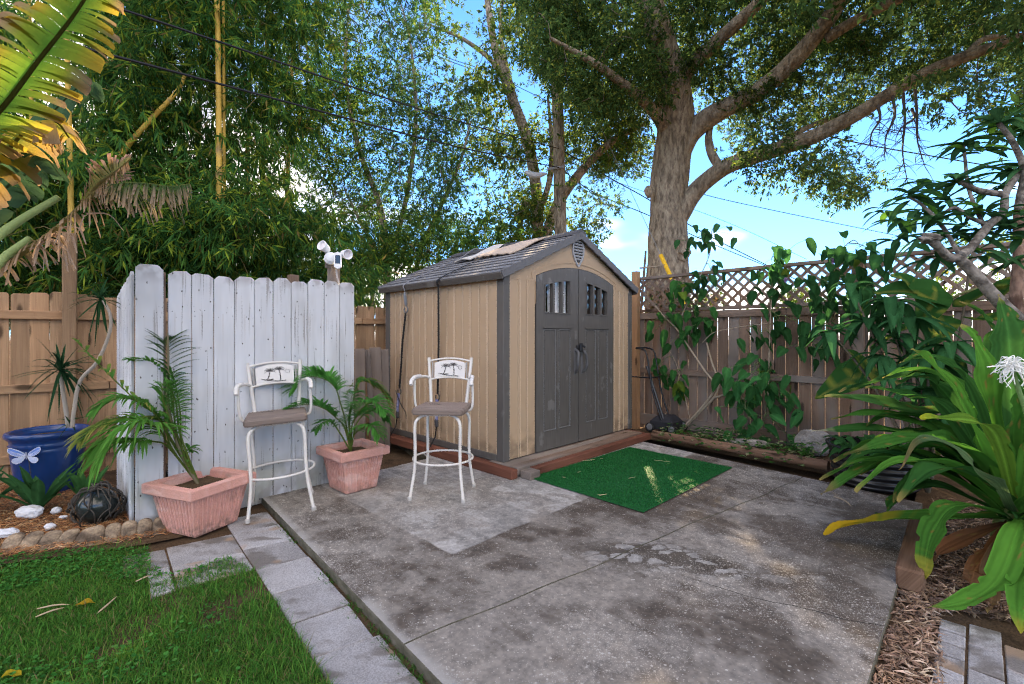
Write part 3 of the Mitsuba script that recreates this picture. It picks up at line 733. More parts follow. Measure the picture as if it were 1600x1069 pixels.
def gz(x): return WH - .01 + (PEAK - WH) * (1 - abs(x - CX) / CX)
# gable with the arched door opening
DW0, DW1 = .492, 2.032; DC = (DW0 + DW1) / 2
def arch(x0, x1, zs, rise, n=24):
    xs = np.linspace(x0, x1, n); h = (x1 - x0) / 2; c = (x0 + x1) / 2
    r = (h * h + rise * rise) / (2 * rise)
    return [(x, zs + rise - r + math.sqrt(max(0, r * r - (x - c) ** 2))) for x in xs]
gable = Polygon([(0.02, WH - .04), (CX - .0, PEAK), (SW - .02, WH - .04)]).union(sbox(.02, WH - .06, SW - .02, WH)).union(sbox(.49, WH - .3, DW1 + .01, WH))
doorhole = Polygon([(DW0, -.1)] + arch(DW0, DW1, 1.955, .15) + [(DW1, -.1)])
def flat(shape, y0, depth):
    v, f = prisms(shape, depth)
    return np.c_[v[:, 0], y0 + depth - v[:, 2], v[:, 1]], f
add('gable', S(flat(gable.difference(doorhole), -.004, .03)), 'siding', sh)
trim = Polygon([(DW0 - .07, WH - .03)] + arch(DW0 - .07, DW1 + .07, 1.99, .185) + [(DW1 + .07, WH - .03)]).difference(Polygon([(DW0 - .045, WH - .2)] + arch(DW0 - .045, DW1 + .045, 1.98, .175) + [(DW1 + .045, WH - .2)]))
add('arch_trim', S(flat(trim, -.0115, .012)), 'siding', sh)
bgab = Polygon([(0.02, WH - .04), (CX, PEAK), (SW - .02, WH - .04)])
add('gable', S(flat(bgab, SD - .03, .03)), 'siding', sh)
# corner posts
for x0, y0, x1, y1 in ((-.008, -.008, .085, .10), (-.008, SD - .10, .085, SD + .008), (SW - .08, -.008, SW + .01, .10), (SW - .085, SD - .1, SW + .008, SD + .008)):
    add('corner_trim', S(bx(A3(x0, y0, -.01), A3(x1, y1, WH), .006)), 'charcoal' if x0 < 1 else 'charcoal', sh)
add('base_sill', S(bx(A3(-.014, .10, -.02), A3(.03, SD - .1, .055), .005)), 'charcoal', sh)
# roof: sheathing, shingle courses, rakes and fascia
OH, OV, RT = .055, .08, .035
sl = math.atan2(PEAK - WH, CX); slope_len = (CX + OV) / math.cos(sl)
for side in (1, -1):
    r = key('roof_slope', sh)
    # local frame: s from the eave to the ridge, t along the ridge
    ex = A3(-OV, 0, WH - OV * math.tan(sl) + .01) if side == 1 else A3(SW + OV, 0, WH - OV * math.tan(sl) + .01)
    ds = A3(math.cos(sl) * side, 0, math.sin(sl)); nrm = A3(-math.sin(sl) * side, 0, math.cos(sl)); dt = A3(0, 1, 0)
    def roofm(m): return S((ex + m[0][:, :1] * ds + m[0][:, 1:2] * dt + m[0][:, 2:] * nrm, m[1]))
    add('sheathing', roofm(bx(A3(0, -OH, -.02), A3(slope_len, SD + OH, .004), .003)), 'charcoal', r)
    nc = 10; e = slope_len / nc
    for i in range(nc):
        nt = 8; tw = (SD + 2 * OH) / nt; o = (i % 2) * tw / 2
        for j in range(nt + (i % 2)):
            t0, t1 = max(-OH, -OH + j * tw - o), min(SD + OH, -OH + (j + 1) * tw - o)
            if t1 - t0 < .03: continue
            v, f = bx(A3(0, t0 + .0018, 0), A3(e * 1.06, t1 - .0018, .011), .003)
            v = np.array(v); v[:, 2] += .015 - .013 * v[:, 0] / e; v[:, 0] += i * e - .004
            g = .15 * (.82 + .36 * R.random())
            mm = roofm((v, f)); add('shingle', (mm[0], mm[1], None, np.tile([[g, g, g * 1.05]], (len(v), 1))), 'paint', r)
    add('fascia', roofm(bx(A3(-.012, -OH, -.055), A3(.014, SD + OH, .016), .004)), 'charcoal', r)
    nr = 9
    for i in range(nr):                                   # stepped rake trim on both gable ends
        for t0 in (-OH - .012, SD + OH - .012):
            v, f = bx(A3(slope_len * i / nr, t0, -.055), A3(slope_len * (i + 1) / nr + .01, t0 + .024, .03), .004)
            v = np.array(v); v[:, 2] += .01 * (1 - (v[:, 0] - slope_len * i / nr) / (slope_len / nr))
            g = .12; mm = roofm((v, f)); add('rake_trim', (mm[0], mm[1], None, np.tile([[g, g, g * 1.06]], (len(v), 1))), 'paint', r)
v, f = hull([(CX + x, y, PEAK + z) for y in (-OH - .01, SD + OH + .01) for x, z in ((-.10, .0), (-.09, .03), (0, .075), (.09, .03), (.10, .0))])
add('ridge_cap', S((v, f, None, np.tile([[.07, .07, .075]], (len(v), 1)))), 'paint', sh)
# vent
vt = key('gable_vent', sh)
ov = Polygon([(CX + .118 * math.sin(a) * (1 if math.cos(a) > 0 else 1 - .25 * abs(math.cos(a)) ** 2), 2.33 + .175 * math.cos(a) - (.03 * abs(math.cos(a)) ** 6 if math.cos(a) < 0 else 0)) for a in np.linspace(0, 2 * np.pi, 40)[:-1]])
fm = flat(ov.difference(ov.buffer(-.02)), -.022, .02); add('rim', S(colored(fm, (.34, .345, .36))), 'paint', vt)
add('back_plate', S(colored(flat(ov.buffer(-.012), -.008, .006), (.03, .03, .032))), 'paint', vt)
for i in range(7):
    z = 2.33 - .115 + i * .036; half = ov.buffer(-.02).intersection(sbox(0, z - .001, SW, z + .001)).bounds
    if not half or half[2] - half[0] < .02: continue
    v, f = bx(A3(half[0], -.004, -.010), A3(half[2], .004, .010), .002); v = np.array(v)
    v = v @ np.array([[1, 0, 0], [0, .75, .66], [0, -.66, .75]]); v += [0, -.014, z]
    add('louvre', S(colored((v, f), (.42, .43, .45))), 'paint', vt)
# doors
def door(x0, x1, inner, outer):
    d = key('door', sh)
    full = doorhole.intersection(sbox(x0, .0, x1, 3)).buffer(-.004, join_style=2)
    s = 1 if inner > outer else -1
    xs = np.linspace(outer + s * .135, inner - s * .15, 4)
    wins = []
    for i in range(3):
        a, b = xs[i] + s * .016, xs[i + 1] - s * .016; lo, hi = min(a, b), max(a, b)
        tz = lambda x: 1.845 + .10 * (1 - ((x - DC) / .66) ** 2)
        wins.append(Polygon([(lo, 1.555), (hi, 1.555), (hi, tz(hi)), ((lo + hi) / 2, tz((lo + hi) / 2) + .002), (lo, tz(lo))]))
    core = full
    for w in wins: core = core.difference(w)
    p0, p1 = min(outer + s * .125, inner - s * .15), max(outer + s * .125, inner - s * .15); pm = (p0 + p1) / 2
    rec = [sbox(p0, .21, pm - .022, 1.37), sbox(pm + .022, .21, p1, 1.37)]
    face = core
    for q in rec: face = face.difference(q)
    frame_zone = sbox(p0 - .02, 1.53, p1 + .02, 2.05)
    add('leaf', S(flat(core, .006, .03)), 'charcoal', d)
    add('face', S(flat(face, -.006, .014)), 'charcoal', d)
    for q in rec:
        add('raised_panel', S(flat(q.buffer(-.03, join_style=2), -.0, .010)), 'charcoal', d)
        add('panel_bead', S(colored(flat(q.buffer(-.004, join_style=2).difference(q.buffer(-.013, join_style=2)), -.0045, .012), (.15, .148, .145))), 'paint', d)  # bead tone lightened to stand in for thin highlights round the panels
    hd = sbox(p0 - .01, 1.376, p1 + .01, 1.392); add('panel_cap', S(flat(hd, -.018, .013)), 'charcoal', d)
    hull_w = wins[0].union(wins[1]).union(wins[2]).convex_hull.buffer(.012, join_style=2)
    for w in wins: hull_w = hull_w.difference(w.buffer(-.001))
    add('window_frame', S(flat(hull_w, -.014, .0095)), 'charcoal', d)
    for w in wins:
        q = np.array(w.exterior.coords)[:-1]
        add('pane', S((np.c_[q[:, 0], np.full(len(q), .02), q[:, 1]], np.array([[0, i, i + 1] for i in range(1, len(q) - 1)]))), 'glass', d)
    # handle: a bowed grip standing out of the face
    hx = inner - s * .065
    p = spline([(hx, -.008, 1.12), (hx, -.055, 1.09), (hx - s * .025, -.07, 1.0), (hx - s * .02, -.06, .90), (hx, -.008, .84)], 16)
    v, f = tube(p, np.linspace(.017, .014, 16), 8); add('handle', S(colored((v, f), (.075, .075, .078))), 'metal', d)
    add('handle_plate', S(colored(bx(A3(hx - .022, -.013, .82), A3(hx + .022, -.0055, 1.14), .003), (.10, .10, .105))), 'paint', d)
    return d
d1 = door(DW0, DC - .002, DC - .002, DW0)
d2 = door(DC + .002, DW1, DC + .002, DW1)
b = MB()
b.add(bx(A3(DC - .05, -.03, 1.135), A3(DC + .06, -.012, 1.175), .004)); b.add(bx(A3(DC - .015, -.055, 1.10), A3(DC + .03, -.03, 1.20), .006))
b.add(tube(spline([(DC + .01, -.05, 1.18), (DC + .05, -.06, 1.15), (DC + .07, -.05, 1.16)], 8), .009, 6))
m = b.mesh(); add('latch', S(colored(m[:2], (.02, .02, .022))), 'metal', sh)
# pale sheet added inside to imitate reflections in the left door's panes
k = add('stored_sheet', S(colored(bx(A3(.79, .07, .02), A3(1.12, .10, 1.95), .01), (.72, .74, .76))), 'paint'); tag(k, 'pale sheet added behind the left door panes to stand in for their reflections', 'sheet')

# platform of red stained timbers
pf = thing('shed_platform', 'reddish brown timber platform under the shed with a dark front step', 'platform')
def Pm(lo, hi, mat='red_wood', axis=0, ch=.006, name='beam', parent=None):
    m = bx(A3(*lo), A3(*hi), ch); w = woody(m, axis)
    return add(name, fr(w, A3(-.085, 4.82, 0), U2, U1), mat, parent or pf)
Pm((-.15, -.26, 0), (-.06, 1.2, .09), axis=1); Pm((-.15, 1.204, 0), (-.06, 2.4, .085), axis=1)
Pm((-.055, -.01, .0), (-.02, 2.4, .088), axis=1, name='joist')
Pm((.12, -.335, 0), (2.44, -.25, .078), axis=0); Pm((-.02, 2.3, 0), (2.44, 2.4, .09)); Pm((2.36, -.245, 0), (2.44, 2.29, .085), axis=1)
for i in range(2): Pm((-.055, -.246 + i * .118, .02), (2.354, -.246 + i * .118 + .113, .098 - .004 * i), 'old_wood', name='deck_board')
Pm((-.055, -.006, .02), (2.354, .16, .094), 'old_wood', name='deck_board')
Pm((-.03, -.40, 0), (.115, -.262, .075), 'grey_wood', name='block')
# ================================================================= bar stools
CREAM = (.60, .57, .52)
def palm_motif():
    """two leaning palms, a sun ring and a strip of shore, as a flat cut-out about 0.16 m wide"""
    b = []
    def stroke(pts, w0, w1):
        p = spline(np.array(pts, float), 14)
        t = np.gradient(p, axis=0); nrm = np.c_[-t[:, 1], t[:, 0]]; nrm /= np.linalg.norm(nrm, axis=1, keepdims=True) + 1e-9
        w = np.linspace(w0, w1, 14)[:, None]
        return Polygon(np.vstack([p + nrm * w, (p - nrm * w)[::-1]])).buffer(0)
    b.append(stroke([(-.044, -.042), (-.034, -.014), (-.028, .014)], .0030, .002))
    b.append(stroke([(.030, -.048), (.030, -.014), (.024, .022)], .0032, .002))
    for cx, cy in ((-.028, .015), (.024, .023)):
        for a, l in ((-14, .034), (14, .034), (42, .03), (72, .024), (108, .024), (138, .03), (166, .034), (194, .034)):
            r = math.radians(a); b.append(stroke([(cx, cy), (cx + .6 * l * math.cos(r), cy + .6 * l * math.sin(r) + .004), (cx + l * math.cos(r), cy + l * math.sin(r) - .004)], .0026, .0008))
    b.append(stroke([(-.078, -.034), (-.045, -.043), (-.01, -.041)], .002, .004)); b.append(stroke([(-.05, -.046), (.0, -.053), (.062, -.055)], .001, .0025))
    b.append(Point(.072, .008).buffer(.014).difference(Point(.072, .008).buffer(.0125)))
    out = b[0]
    for q in b[1:]: out = out.union(q)
    return out
MOTIF = palm_motif()
def stool(label, o, yaw, roll=0.0):
    st = thing('bar_stool', label, 'bar stool', 'cream metal bar stools')
    Rm = rotz(yaw) @ np.array([[math.cos(roll), 0, -math.sin(roll)], [0, 1, 0], [math.sin(roll), 0, math.cos(roll)]])
    def W(m): return (np.asarray(m[0]) @ Rm.T + np.asarray(o),) + tuple(m[1:])
    def part(name, m, c=CREAM, bs='metal', parent=st, sm=False): return add(name, W(colored(m, c)), bs, parent, sm)
    # local: x to the sitter's left as seen from the front, y away from the viewer (to the back), z up
    for sx in (-1, 1):
        for sy in (-1, 1):
            p = spline([(sx * .05, sy * .10, .715), (sx * .12, sy * .135, .712), (sx * .175, sy * .168, .685), (sx * .198, sy * .182, .62), (sx * .196, sy * .18, .42), (sx * .20, sy * .185, .25), (sx * .222, sy * .205, .08), (sx * .232, sy * .215, .012)], 34)
            lg = part('leg', tube(p, .0135, 8), sm=True)
            part('foot_cap', fr(lathe([(0, 0), (.018, .0), (.019, .022), (.0145, .03), (0, .03)], 12), A3(sx * .233, sy * .216, 0), A3(1, 0, 0), A3(0, 1, 0)), (.42, .40, .37), 'paint', lg)
    part('foot_ring', ring(A3(0, 0, .315), .262, .0095, 48, 8), sm=True)
    part('seat_ring', ring(A3(0, 0, .712), .13, .012, 30, 6), sm=True)
    # seat
    sq = sbox(-.19, -.18, .19, .17).buffer(.035)
    pts = np.array(sq.exterior.coords)[:-1]
    v, f = hull(np.vstack([np.c_[pts * .97, np.full(len(pts), .722)], np.c_[pts, np.full(len(pts), .735)], np.c_[pts * 1.0, np.full(len(pts), .762)], np.c_[pts * .95, np.full(len(pts), .78)]]))
    add('seat', W(woody((v, f), 0)), 'seat_wood', st)
    # back posts, flared, with two bowed rails and a plate
    top, bot = 1.165, .76
    for sx in (-1, 1):
        p = spline([(sx * .165, .19, .745), (sx * .182, .215, .93), (sx * .205, .25, 1.19)], 12)
        part('back_post', tube(p, .0155, 8), sm=True)
    def yb(z): return .19 + .06 * (z - .745) / .445
    def xb(z): return .165 + .04 * (z - .745) / .445
    for z, rise, nm in ((1.155, .028, 'top_rail'), (.985, .022, 'lower_rail')):
        p = [(x * xb(z), yb(z) + .012 * (1 - x * x) , z + rise * (1 - x * x)) for x in np.linspace(-1, 1, 16)]
        part(nm, tube(p, .0095, 7), sm=True)
    # plate between the rails
    pl = Polygon([(-.145, .998)] + [(x, .998 + .02 * (1 - (x / .145) ** 2)) for x in np.linspace(-.145, .145, 12)][1:-1] + [(.145, .998), (.15, 1.14)] + [(x, 1.14 + .027 * (1 - (x / .15) ** 2)) for x in np.linspace(.15, -.15, 14)][1:-1] + [(-.15, 1.14)])
    v, f = prism(pl, .006); tl = .06 / .445
    def tilt(v, off): return np.c_[v[:, 0], .19 + tl * (v[:, 1] - .745) + .006 - v[:, 2] + off, v[:, 1]]
    pk = part('back_plate', (tilt(v, 0), f), (.62, .60, .57), 'paint')
    v, f = prisms(affinity.translate(affinity.scale(MOTIF, 1.35, 1.25, origin=(0, 0)), 0.0, 1.09), .004)
    part('palm_motif', (tilt(v, -.0058), f), (.05, .045, .04), 'paint', pk)
    for sx in (-1, 1):
        part('plate_bar', bx(A3(sx * .163 - .006, yb(1.07) - .014, .995), A3(sx * .163 + .006, yb(1.07) + .002, 1.15), .003), (.30, .29, .27), 'metal', pk)
    # arms
    for sx in (-1, 1):
        p = spline([(sx * .185, .225, 1.0), (sx * .225, .16, 1.02), (sx * .262, .02, 1.015), (sx * .268, -.05, .995), (sx * .268, -.072, .96)], 20)
        am = part('arm', tube(p, .0125, 8), sm=True)
        p = spline([(sx * .262, .0, 1.0), (sx * .265, .01, .9), (sx * .262, .02, .79), (sx * .235, .03, .735), (sx * .14, .04, .716)], 20)
        part('arm_support', tube(p, .011, 8), sm=True)
        part('arm_pad', tube(spline([(sx * .24, .10, 1.028), (sx * .262, .02, 1.027), (sx * .269, -.055, 1.005), (sx * .270, -.082, .965)], 12), .0165, 8), (.62, .6, .56), 'metal', am, True)
    return st
M['seat_wood'] = two(bumped(principled(proc(wood((.10, .08, .068), (.25, .205, .18), .2, .2)), .6, specular=.3), wood_relief, .002))
scene['seat_wood'] = M['seat_wood']
stool('cream metal bar stool in front of the tan shed wall', A3(-.612, 4.175, 0), math.radians(-7))
stool('cream metal bar stool in front of the white boards, one foot on the pavers', A3(-1.89, 3.865, -.014), math.radians(25), math.radians(3.2))

# ================================================================= planters
def planter(label, o, yaw, rim, base, h, sd):
    pt = thing('square_planter', label, 'planter', 'pink square planters')
    Rm = rotz(yaw)
    def W(m): return (np.asarray(m[0]) @ Rm.T + np.asarray(o),) + tuple(m[1:])
    rh = .075; b2, r1, r0 = base / 2, rim / 2 - .03, rim / 2
    sqr = lambda a, z: np.array([(-a, -a, z), (a, -a, z), (a, a, z), (-a, a, z)])
    def loft(rows):
        v = np.vstack(rows); n = len(rows); f = []
        for i in range(n - 1):
            for k in range(4): f.append((4 * i + k, 4 * i + (k + 1) % 4, 4 * i + 4 + (k + 1) % 4, 4 * i + 4 + k))
        return v, tri(f)
    add('body', W(loft([sqr(b2 - .02, 0), sqr(b2, .012), sqr(r1 - .012, h - rh), sqr(r1 - .05, h - .05), sqr(r1 - .06, h - .12)])), 'terracotta', pt)
    for k in range(4):                                   # fluted ribs on each side
        a = rotz(k * math.pi / 2); nrib = 11
        b = MB()
        for i in range(nrib):
            x = (i + .5) / nrib * 2 - 1
            p0, p1 = A3(x * b2 * .93, -b2 - .0005, .02), A3(x * (r1 - .012) * .93, -(r1 - .012) - .0005, h - rh - .003)
            b.add(tube(np.linspace(p0, p1, 5), .0065 + .002 * (i % 2), 6))
        m = b.mesh(); add('fluting', W((m[0] @ a.T, m[1])), 'terracotta', pt)
    add('rim', W(loft([sqr(r1 - .013, h - rh - .004), sqr(r0 - .006, h - rh), sqr(r0, h - rh + .008), sqr(r0, h - .008), sqr(r0 - .008, h), sqr(r0 - .05, h), sqr(r0 - .062, h - .012), sqr(r0 - .075, h - .11)])), 'terracotta', pt)
    v, f = trimesh.creation.box((2 * r0 - .15, 2 * r0 - .15, .02)).subdivide().subdivide().subdivide().vertices, trimesh.creation.box((2 * r0 - .15, 2 * r0 - .15, .02)).subdivide().subdivide().subdivide().faces
    v = np.array(v); v[:, 2] += h - .065 + .03 * (meshkit.fbm(v * 14 + sd, 3, sd) - .5) * (v[:, 2] > 0)
    add('potting_soil', W((v, np.array(f))), 'soil', pt)
    return pt
P1c, P2c = A3(-2.335, 3.53, -.042), A3(-1.46, 4.315, 0)
planter('pink square planter at the left corner of the white boards holding the taller palm', P1c, math.radians(-21), .515, .33, .375, 1)
planter('pink square planter between the two bar stools holding the bushier palm', P2c, math.radians(47), .475, .30, .385, 2)

# ================================================================= blue pot with butterfly
bp = thing('glazed_pot', 'large cobalt blue glazed round pot against the cedar fence', 'pot')
BC = A3(-4.22, 4.28, -.085)
prof = [(0, .0), (.20, .0), (.215, .01), (.25, .12), (.285, .30), (.305, .43), (.302, .45), (.312, .465), (.302, .48), (.306, .50), (.318, .515), (.306, .53), (.312, .56), (.345, .585), (.352, .605), (.345, .625), (.325, .63), (.30, .615), (.29, .56), (.0, .55)]
add('body', fr(colored(lathe(prof, 56), (.010, .042, .16)), BC, A3(.82, 0, 0), A3(0, .82, 0)), 'gloss', bp, 35 if False else True)
v, f = lathe([(0, .575), (.15, .582), (.292, .565), (.292, .5)], 30); add('potting_soil', fr((v, f), BC, A3(.82, 0, 0), A3(0, .82, 0)), 'soil', bp)
bt = thing('butterfly_ornament', 'pale blue butterfly ornament hung on the blue pot', 'garden ornament')
bo = BC + A3(.02, -.36, .37); bo = at(42, 712, 3.99)
bX, bZ = unit(A3(1, .25, .0)), UP; bY = unit(np.cross(bZ, bX))
def wing(pts, c, sx, nm, tlt):
    q = spline(np.array(pts + pts[:1], float), 30)[:-1]
    sh_ = Polygon(q).buffer(0)
    b = MB()
    for g, dep, cc in ((sh_, .004, c),):
        v, f = prisms(g, dep); b.add((v, f), cc)
    rim_ = sh_.difference(sh_.buffer(-.004)); v, f = prisms(rim_, .006); b.add((v - [0, 0, .001], f), (.65, .67, .74))
    for k in range(4):
        a = sh_.centroid; ln = LineString([(0.004, 0.0), (a.x * (1.3 + .12 * k), a.y * (.55 + .4 * k))]).buffer(.0014).intersection(sh_)
        if ln.area > 0: v, f = prisms(ln, .006); b.add((v - [0, 0, .001], f), (.55, .58, .70))
    m = b.mesh(); v = m[0]; v = np.c_[v[:, 0] * sx, -v[:, 2] - tlt * np.abs(v[:, 0]), v[:, 1]]
    ff = m[1] if sx > 0 else m[1][:, ::-1]
    add(nm, fr((v, ff, None, m[3]), bo, bX, bY), 'metal', bt)
for sx in (1, -1):
    wing([(0.004, .0), (.03, .035), (.10, .075), (.115, .05), (.09, .015), (.05, -.002)], (.14, .24, .62), sx, 'upper_wing', .25)
    wing([(0.004, -.004), (.045, -.008), (.085, -.02), (.09, -.045), (.06, -.065), (.025, -.045)], (.42, .48, .68), sx, 'lower_wing', .2)
add('body', fr(colored(tube([(0, -.006, -.03), (0, -.01, 0), (0, -.008, .03)], [.003, .007, .004], 8), (.35, .37, .45)), bo, bX, bY), 'metal', bt)
add('stake', colored(tube([bo + A3(0, .01, -.01), bo + A3(.015, .03, -.25), bo + A3(.02, .03, -.42)], .003, 5), (.05, .05, .05)), 'metal', bt)

# ================================================================= dark ball in a twig ring, stones, edging
oc = at(152, 760, 3.58); oc[2] = .105
k = add('gazing_ball', colored(fr(lumpy(.125, .015, 3, 4, 3), oc, A3(1, 0, 0), A3(0, 1, 0)), (.018, .024, .022)), 'gloss', None, True); tag(k, 'dark green glass ball lying in the mulch by the white screen', 'glass ball')
tw = thing('twig_wreath', 'tangled dark twig wreath wrapped round the green glass ball', 'wreath')
for i in range(16):
    a = R.uniform(0, math.pi); rr = .142 + .02 * R.random(); tl = R.uniform(-.6, .6)
    g = np.linspace(0, 2 * np.pi * R.uniform(.6, 1.0), 40) + a * 3
    q = np.c_[rr * np.cos(g), .03 * np.sin(3 * g + i), rr * np.sin(g)] + .012 * np.c_[np.sin(7 * g + i), np.cos(5 * g), np.sin(6 * g)]
    q = q @ rotz(tl if i % 3 else a).T; q[:, 2] = np.maximum(q[:, 2], -.125)
    add('twig', colored(tube(oc + q, .0035 + .003 * R.random(), 5), np.array((.05, .042, .033)) * R.uniform(.6, 1.7)), 'paint', tw)
for (px, py, r, sq, lab) in ((47, 800, .085, (1.25, .6, .62), 'biggest white stone on the mulch, long and folded'), (8, 831, .07, (1.3, .7, .4), 'flat white stone at the left edge of the photo'), (88, 799, .036, (1, .8, .8), 'small upright white stone nearest the glass ball'), (78, 824, .036, (1, .8, .7), 'small round white stone nearest the scalloped edging'), (99, 808, .022, (1.4, .8, .6), 'smallest white stone chip at the foot of the upright one')):
    c = gr(px, py + r * 90, -.01); v, f = lumpy(r, .32, 1.7, px, 3, sq); k = add('white_stone', colored((v + c + UP * r * sq[2] * .75, f), (.62, .63, .66)), 'paint', None, True); tag(k, lab, 'stone', 'white stones on the mulch')
def edging(label, P0, P1, n, lean, col, dz):
    e = thing('scalloped_edging', label, 'garden edging', 'scalloped concrete edging'); P0, P1 = A3(*P0), A3(*P1); X = unit((P1 - P0) * [1, 1, 0]); Y = np.cross(UP, X); w = np.linalg.norm(P1 - P0) / n
    for i in range(n):
        r = w * .52; pts = []
        for z, rr in ((0, .95), (.05, 1.0), (.132, .97), (.15, .84), (.16, .56), (.164, .2)):
            for a in np.linspace(0, 2 * np.pi, 14)[:-1]:
                pts.append((r * rr * math.cos(a), .026 * rr * math.sin(a), z))
        v, f = hull(pts); v = np.array(v); v[:, 0] += lean * v[:, 2]; v[:, 1] += .45 * v[:, 2]
        d = (meshkit.fbm(v * 30 + i, 3, 5) - .5)[:, None]; v = v * (1 + .05 * d)
        nid = 10 * (next(IDS) % 1000)
        add('scallop', fr((v, f, np.tile([[nid + 4., 0.]], (len(v), 1))), P0 + X * (i + .5) * w + UP * (P0[2] + dz), X, Y), col, e)
M['edging'] = two(bumped(principled(proc(lambda p, n, uv: mix((.085, .062, .045), (.34, .255, .175), ramp(fbm(p.x * 9, p.y * 9, p.z * 14, 4), .3, .68)) * (.7 + .6 * noise(p.x * 120, p.y * 120, p.z * 120))), .95, specular=.1), grit, .004)); scene['edging'] = M['edging']
edging('left section of the scalloped concrete edging, leaning over', (-3.42, 3.075, -.03), (-2.905, 3.185, -.03), 5, .35, 'edging', -.035)
edging('right section of the scalloped concrete edging, ending at the white screen', (-2.895, 3.19, -.03), (-2.50, 3.40, -.03), 5, .0, 'edging', -.03)

# ================================================================= flood light on its post
fl_ = thing('security_light', 'white twin head floodlight camera on the post behind the white boards', 'security light')
LP = LAMP_POST + A3(0, 0, -.02)
CW = (.74, .75, .76)
fX, fY = unit(A3(.96, .28, 0)), unit(A3(-.28, .96, 0))
def Lw_(m): return fr(m, LP - fY * .07, fX, fY)
v, f = lathe([(0, -.02), (.058, -.02), (.062, 0), (.058, .035), (.03, .055), (0, .06)], 28)
add('base', Lw_(colored((np.c_[v[:, 0] - .02, -v[:, 2] - .0, v[:, 1] + .0], f), CW)), 'metal', fl_, 40 if False else False)
v, f = hull([(x, y, z) for x, y, z, _ in [(a * .034, b * .03, c * .075, 0) for a in (-1, 1) for b in (-1, 1) for c in (-.8, .9)]] + [(0, -.035, -.08), (0, .03, -.078), (0, -.03, .085)])
cb = add('camera_body', Lw_(colored((v + [.05, -.075, -.03], f), CW)), 'metal', fl_)
add('lens_panel', Lw_(colored(bx(A3(.027, -.1115, -.06), A3(.071, -.104, .02), .003), (.015, .015, .03))), 'gloss', cb)
for sx, tip in ((-1, A3(-.07, -.04, .095)), (1, A3(.115, -.06, .04))):
    ax = unit(A3(sx * .55, -.75, -.12 if sx > 0 else .35)); e1 = unit(np.cross(ax, UP)); e2 = np.cross(ax, e1)
    v, f = lathe([(0, -.055), (.022, -.052), (.036, -.03), (.047, .03), (.05, .05), (.045, .05), (.036, .03), (0, .022)], 24)
    hd = add('lamp_head', Lw_(colored((tip + v[:, :1] * e1 + v[:, 1:2] * e2 + v[:, 2:] * ax, f), CW)), 'metal', fl_)
    add('lens', Lw_(colored((tip + np.asarray(lathe([(0, .03), (.038, .032), (.0381, .028)], 20)[0]) @ np.stack([e1, e2, ax]), lathe([(0, .03), (.038, .032), (.0381, .028)], 20)[1]), (.55, .52, .55))), 'gloss', hd)
    add('knuckle', Lw_(colored(tube([A3(sx * .03 - .01, -.03, .03), tip - ax * .05], .012, 8), CW)), 'metal', fl_)
add('cable', Lw_(colored(tube(spline([(.03, -.06, -.08), (.04, -.02, -.18), (.062, .03, -.27), (.07, .05, -.33)], 14), .008, 6), (.66, .6, .55))), 'metal', fl_)
add('mount_board', Lw_(woody(bx(A3(-.075, .012, -.09), A3(.015, .03, .06)))), 'grey_wood', fl_)
# a second, lower post head behind the boards
# ================================================================= ratchet straps over the shed
DK = (.013, .013, .014)
def roof_pt(y, s, off=.035):                      # s: distance up the left slope from the eave
    ex = A3(-OV, y, WH - OV * math.tan(sl) + .01)
    return ex + A3(math.cos(sl), 0, math.sin(sl)) * s + A3(-math.sin(sl), 0, math.cos(sl)) * off
def Sp(p): return fr((np.atleast_2d(p), None), SA, U2, U1)[0]
def ribbon(pts, w, th, side):
    p = np.asarray(pts, float); s = np.broadcast_to(unit(side), p.shape) * w / 2
    t = unit(np.gradient(p, axis=0)); nn = unit(np.cross(t, s)) * th / 2
    v = np.stack([p - s - nn, p + s - nn, p + s + nn, p - s + nn], 1).reshape(-1, 3); n = len(p); f = []
    for i in range(n - 1):
        for k in range(4): f.append((4 * i + k, 4 * i + (k + 1) % 4, 4 * i + 4 + (k + 1) % 4, 4 * i + 4 + k))
    f += [(0, 3, 2, 1), (4 * n - 4, 4 * n - 3, 4 * n - 2, 4 * n - 1)]
    return v, tri(f)
def hook(c, r, ax, side):
    g = np.linspace(-.6, 1.35 * np.pi, 14); e = unit(np.cross(ax, side))
    return tube(c + r * (np.cos(g)[:, None] * np.asarray(side) + np.sin(g)[:, None] * np.asarray(ax)), r * .22, 6)
wallx = -.02
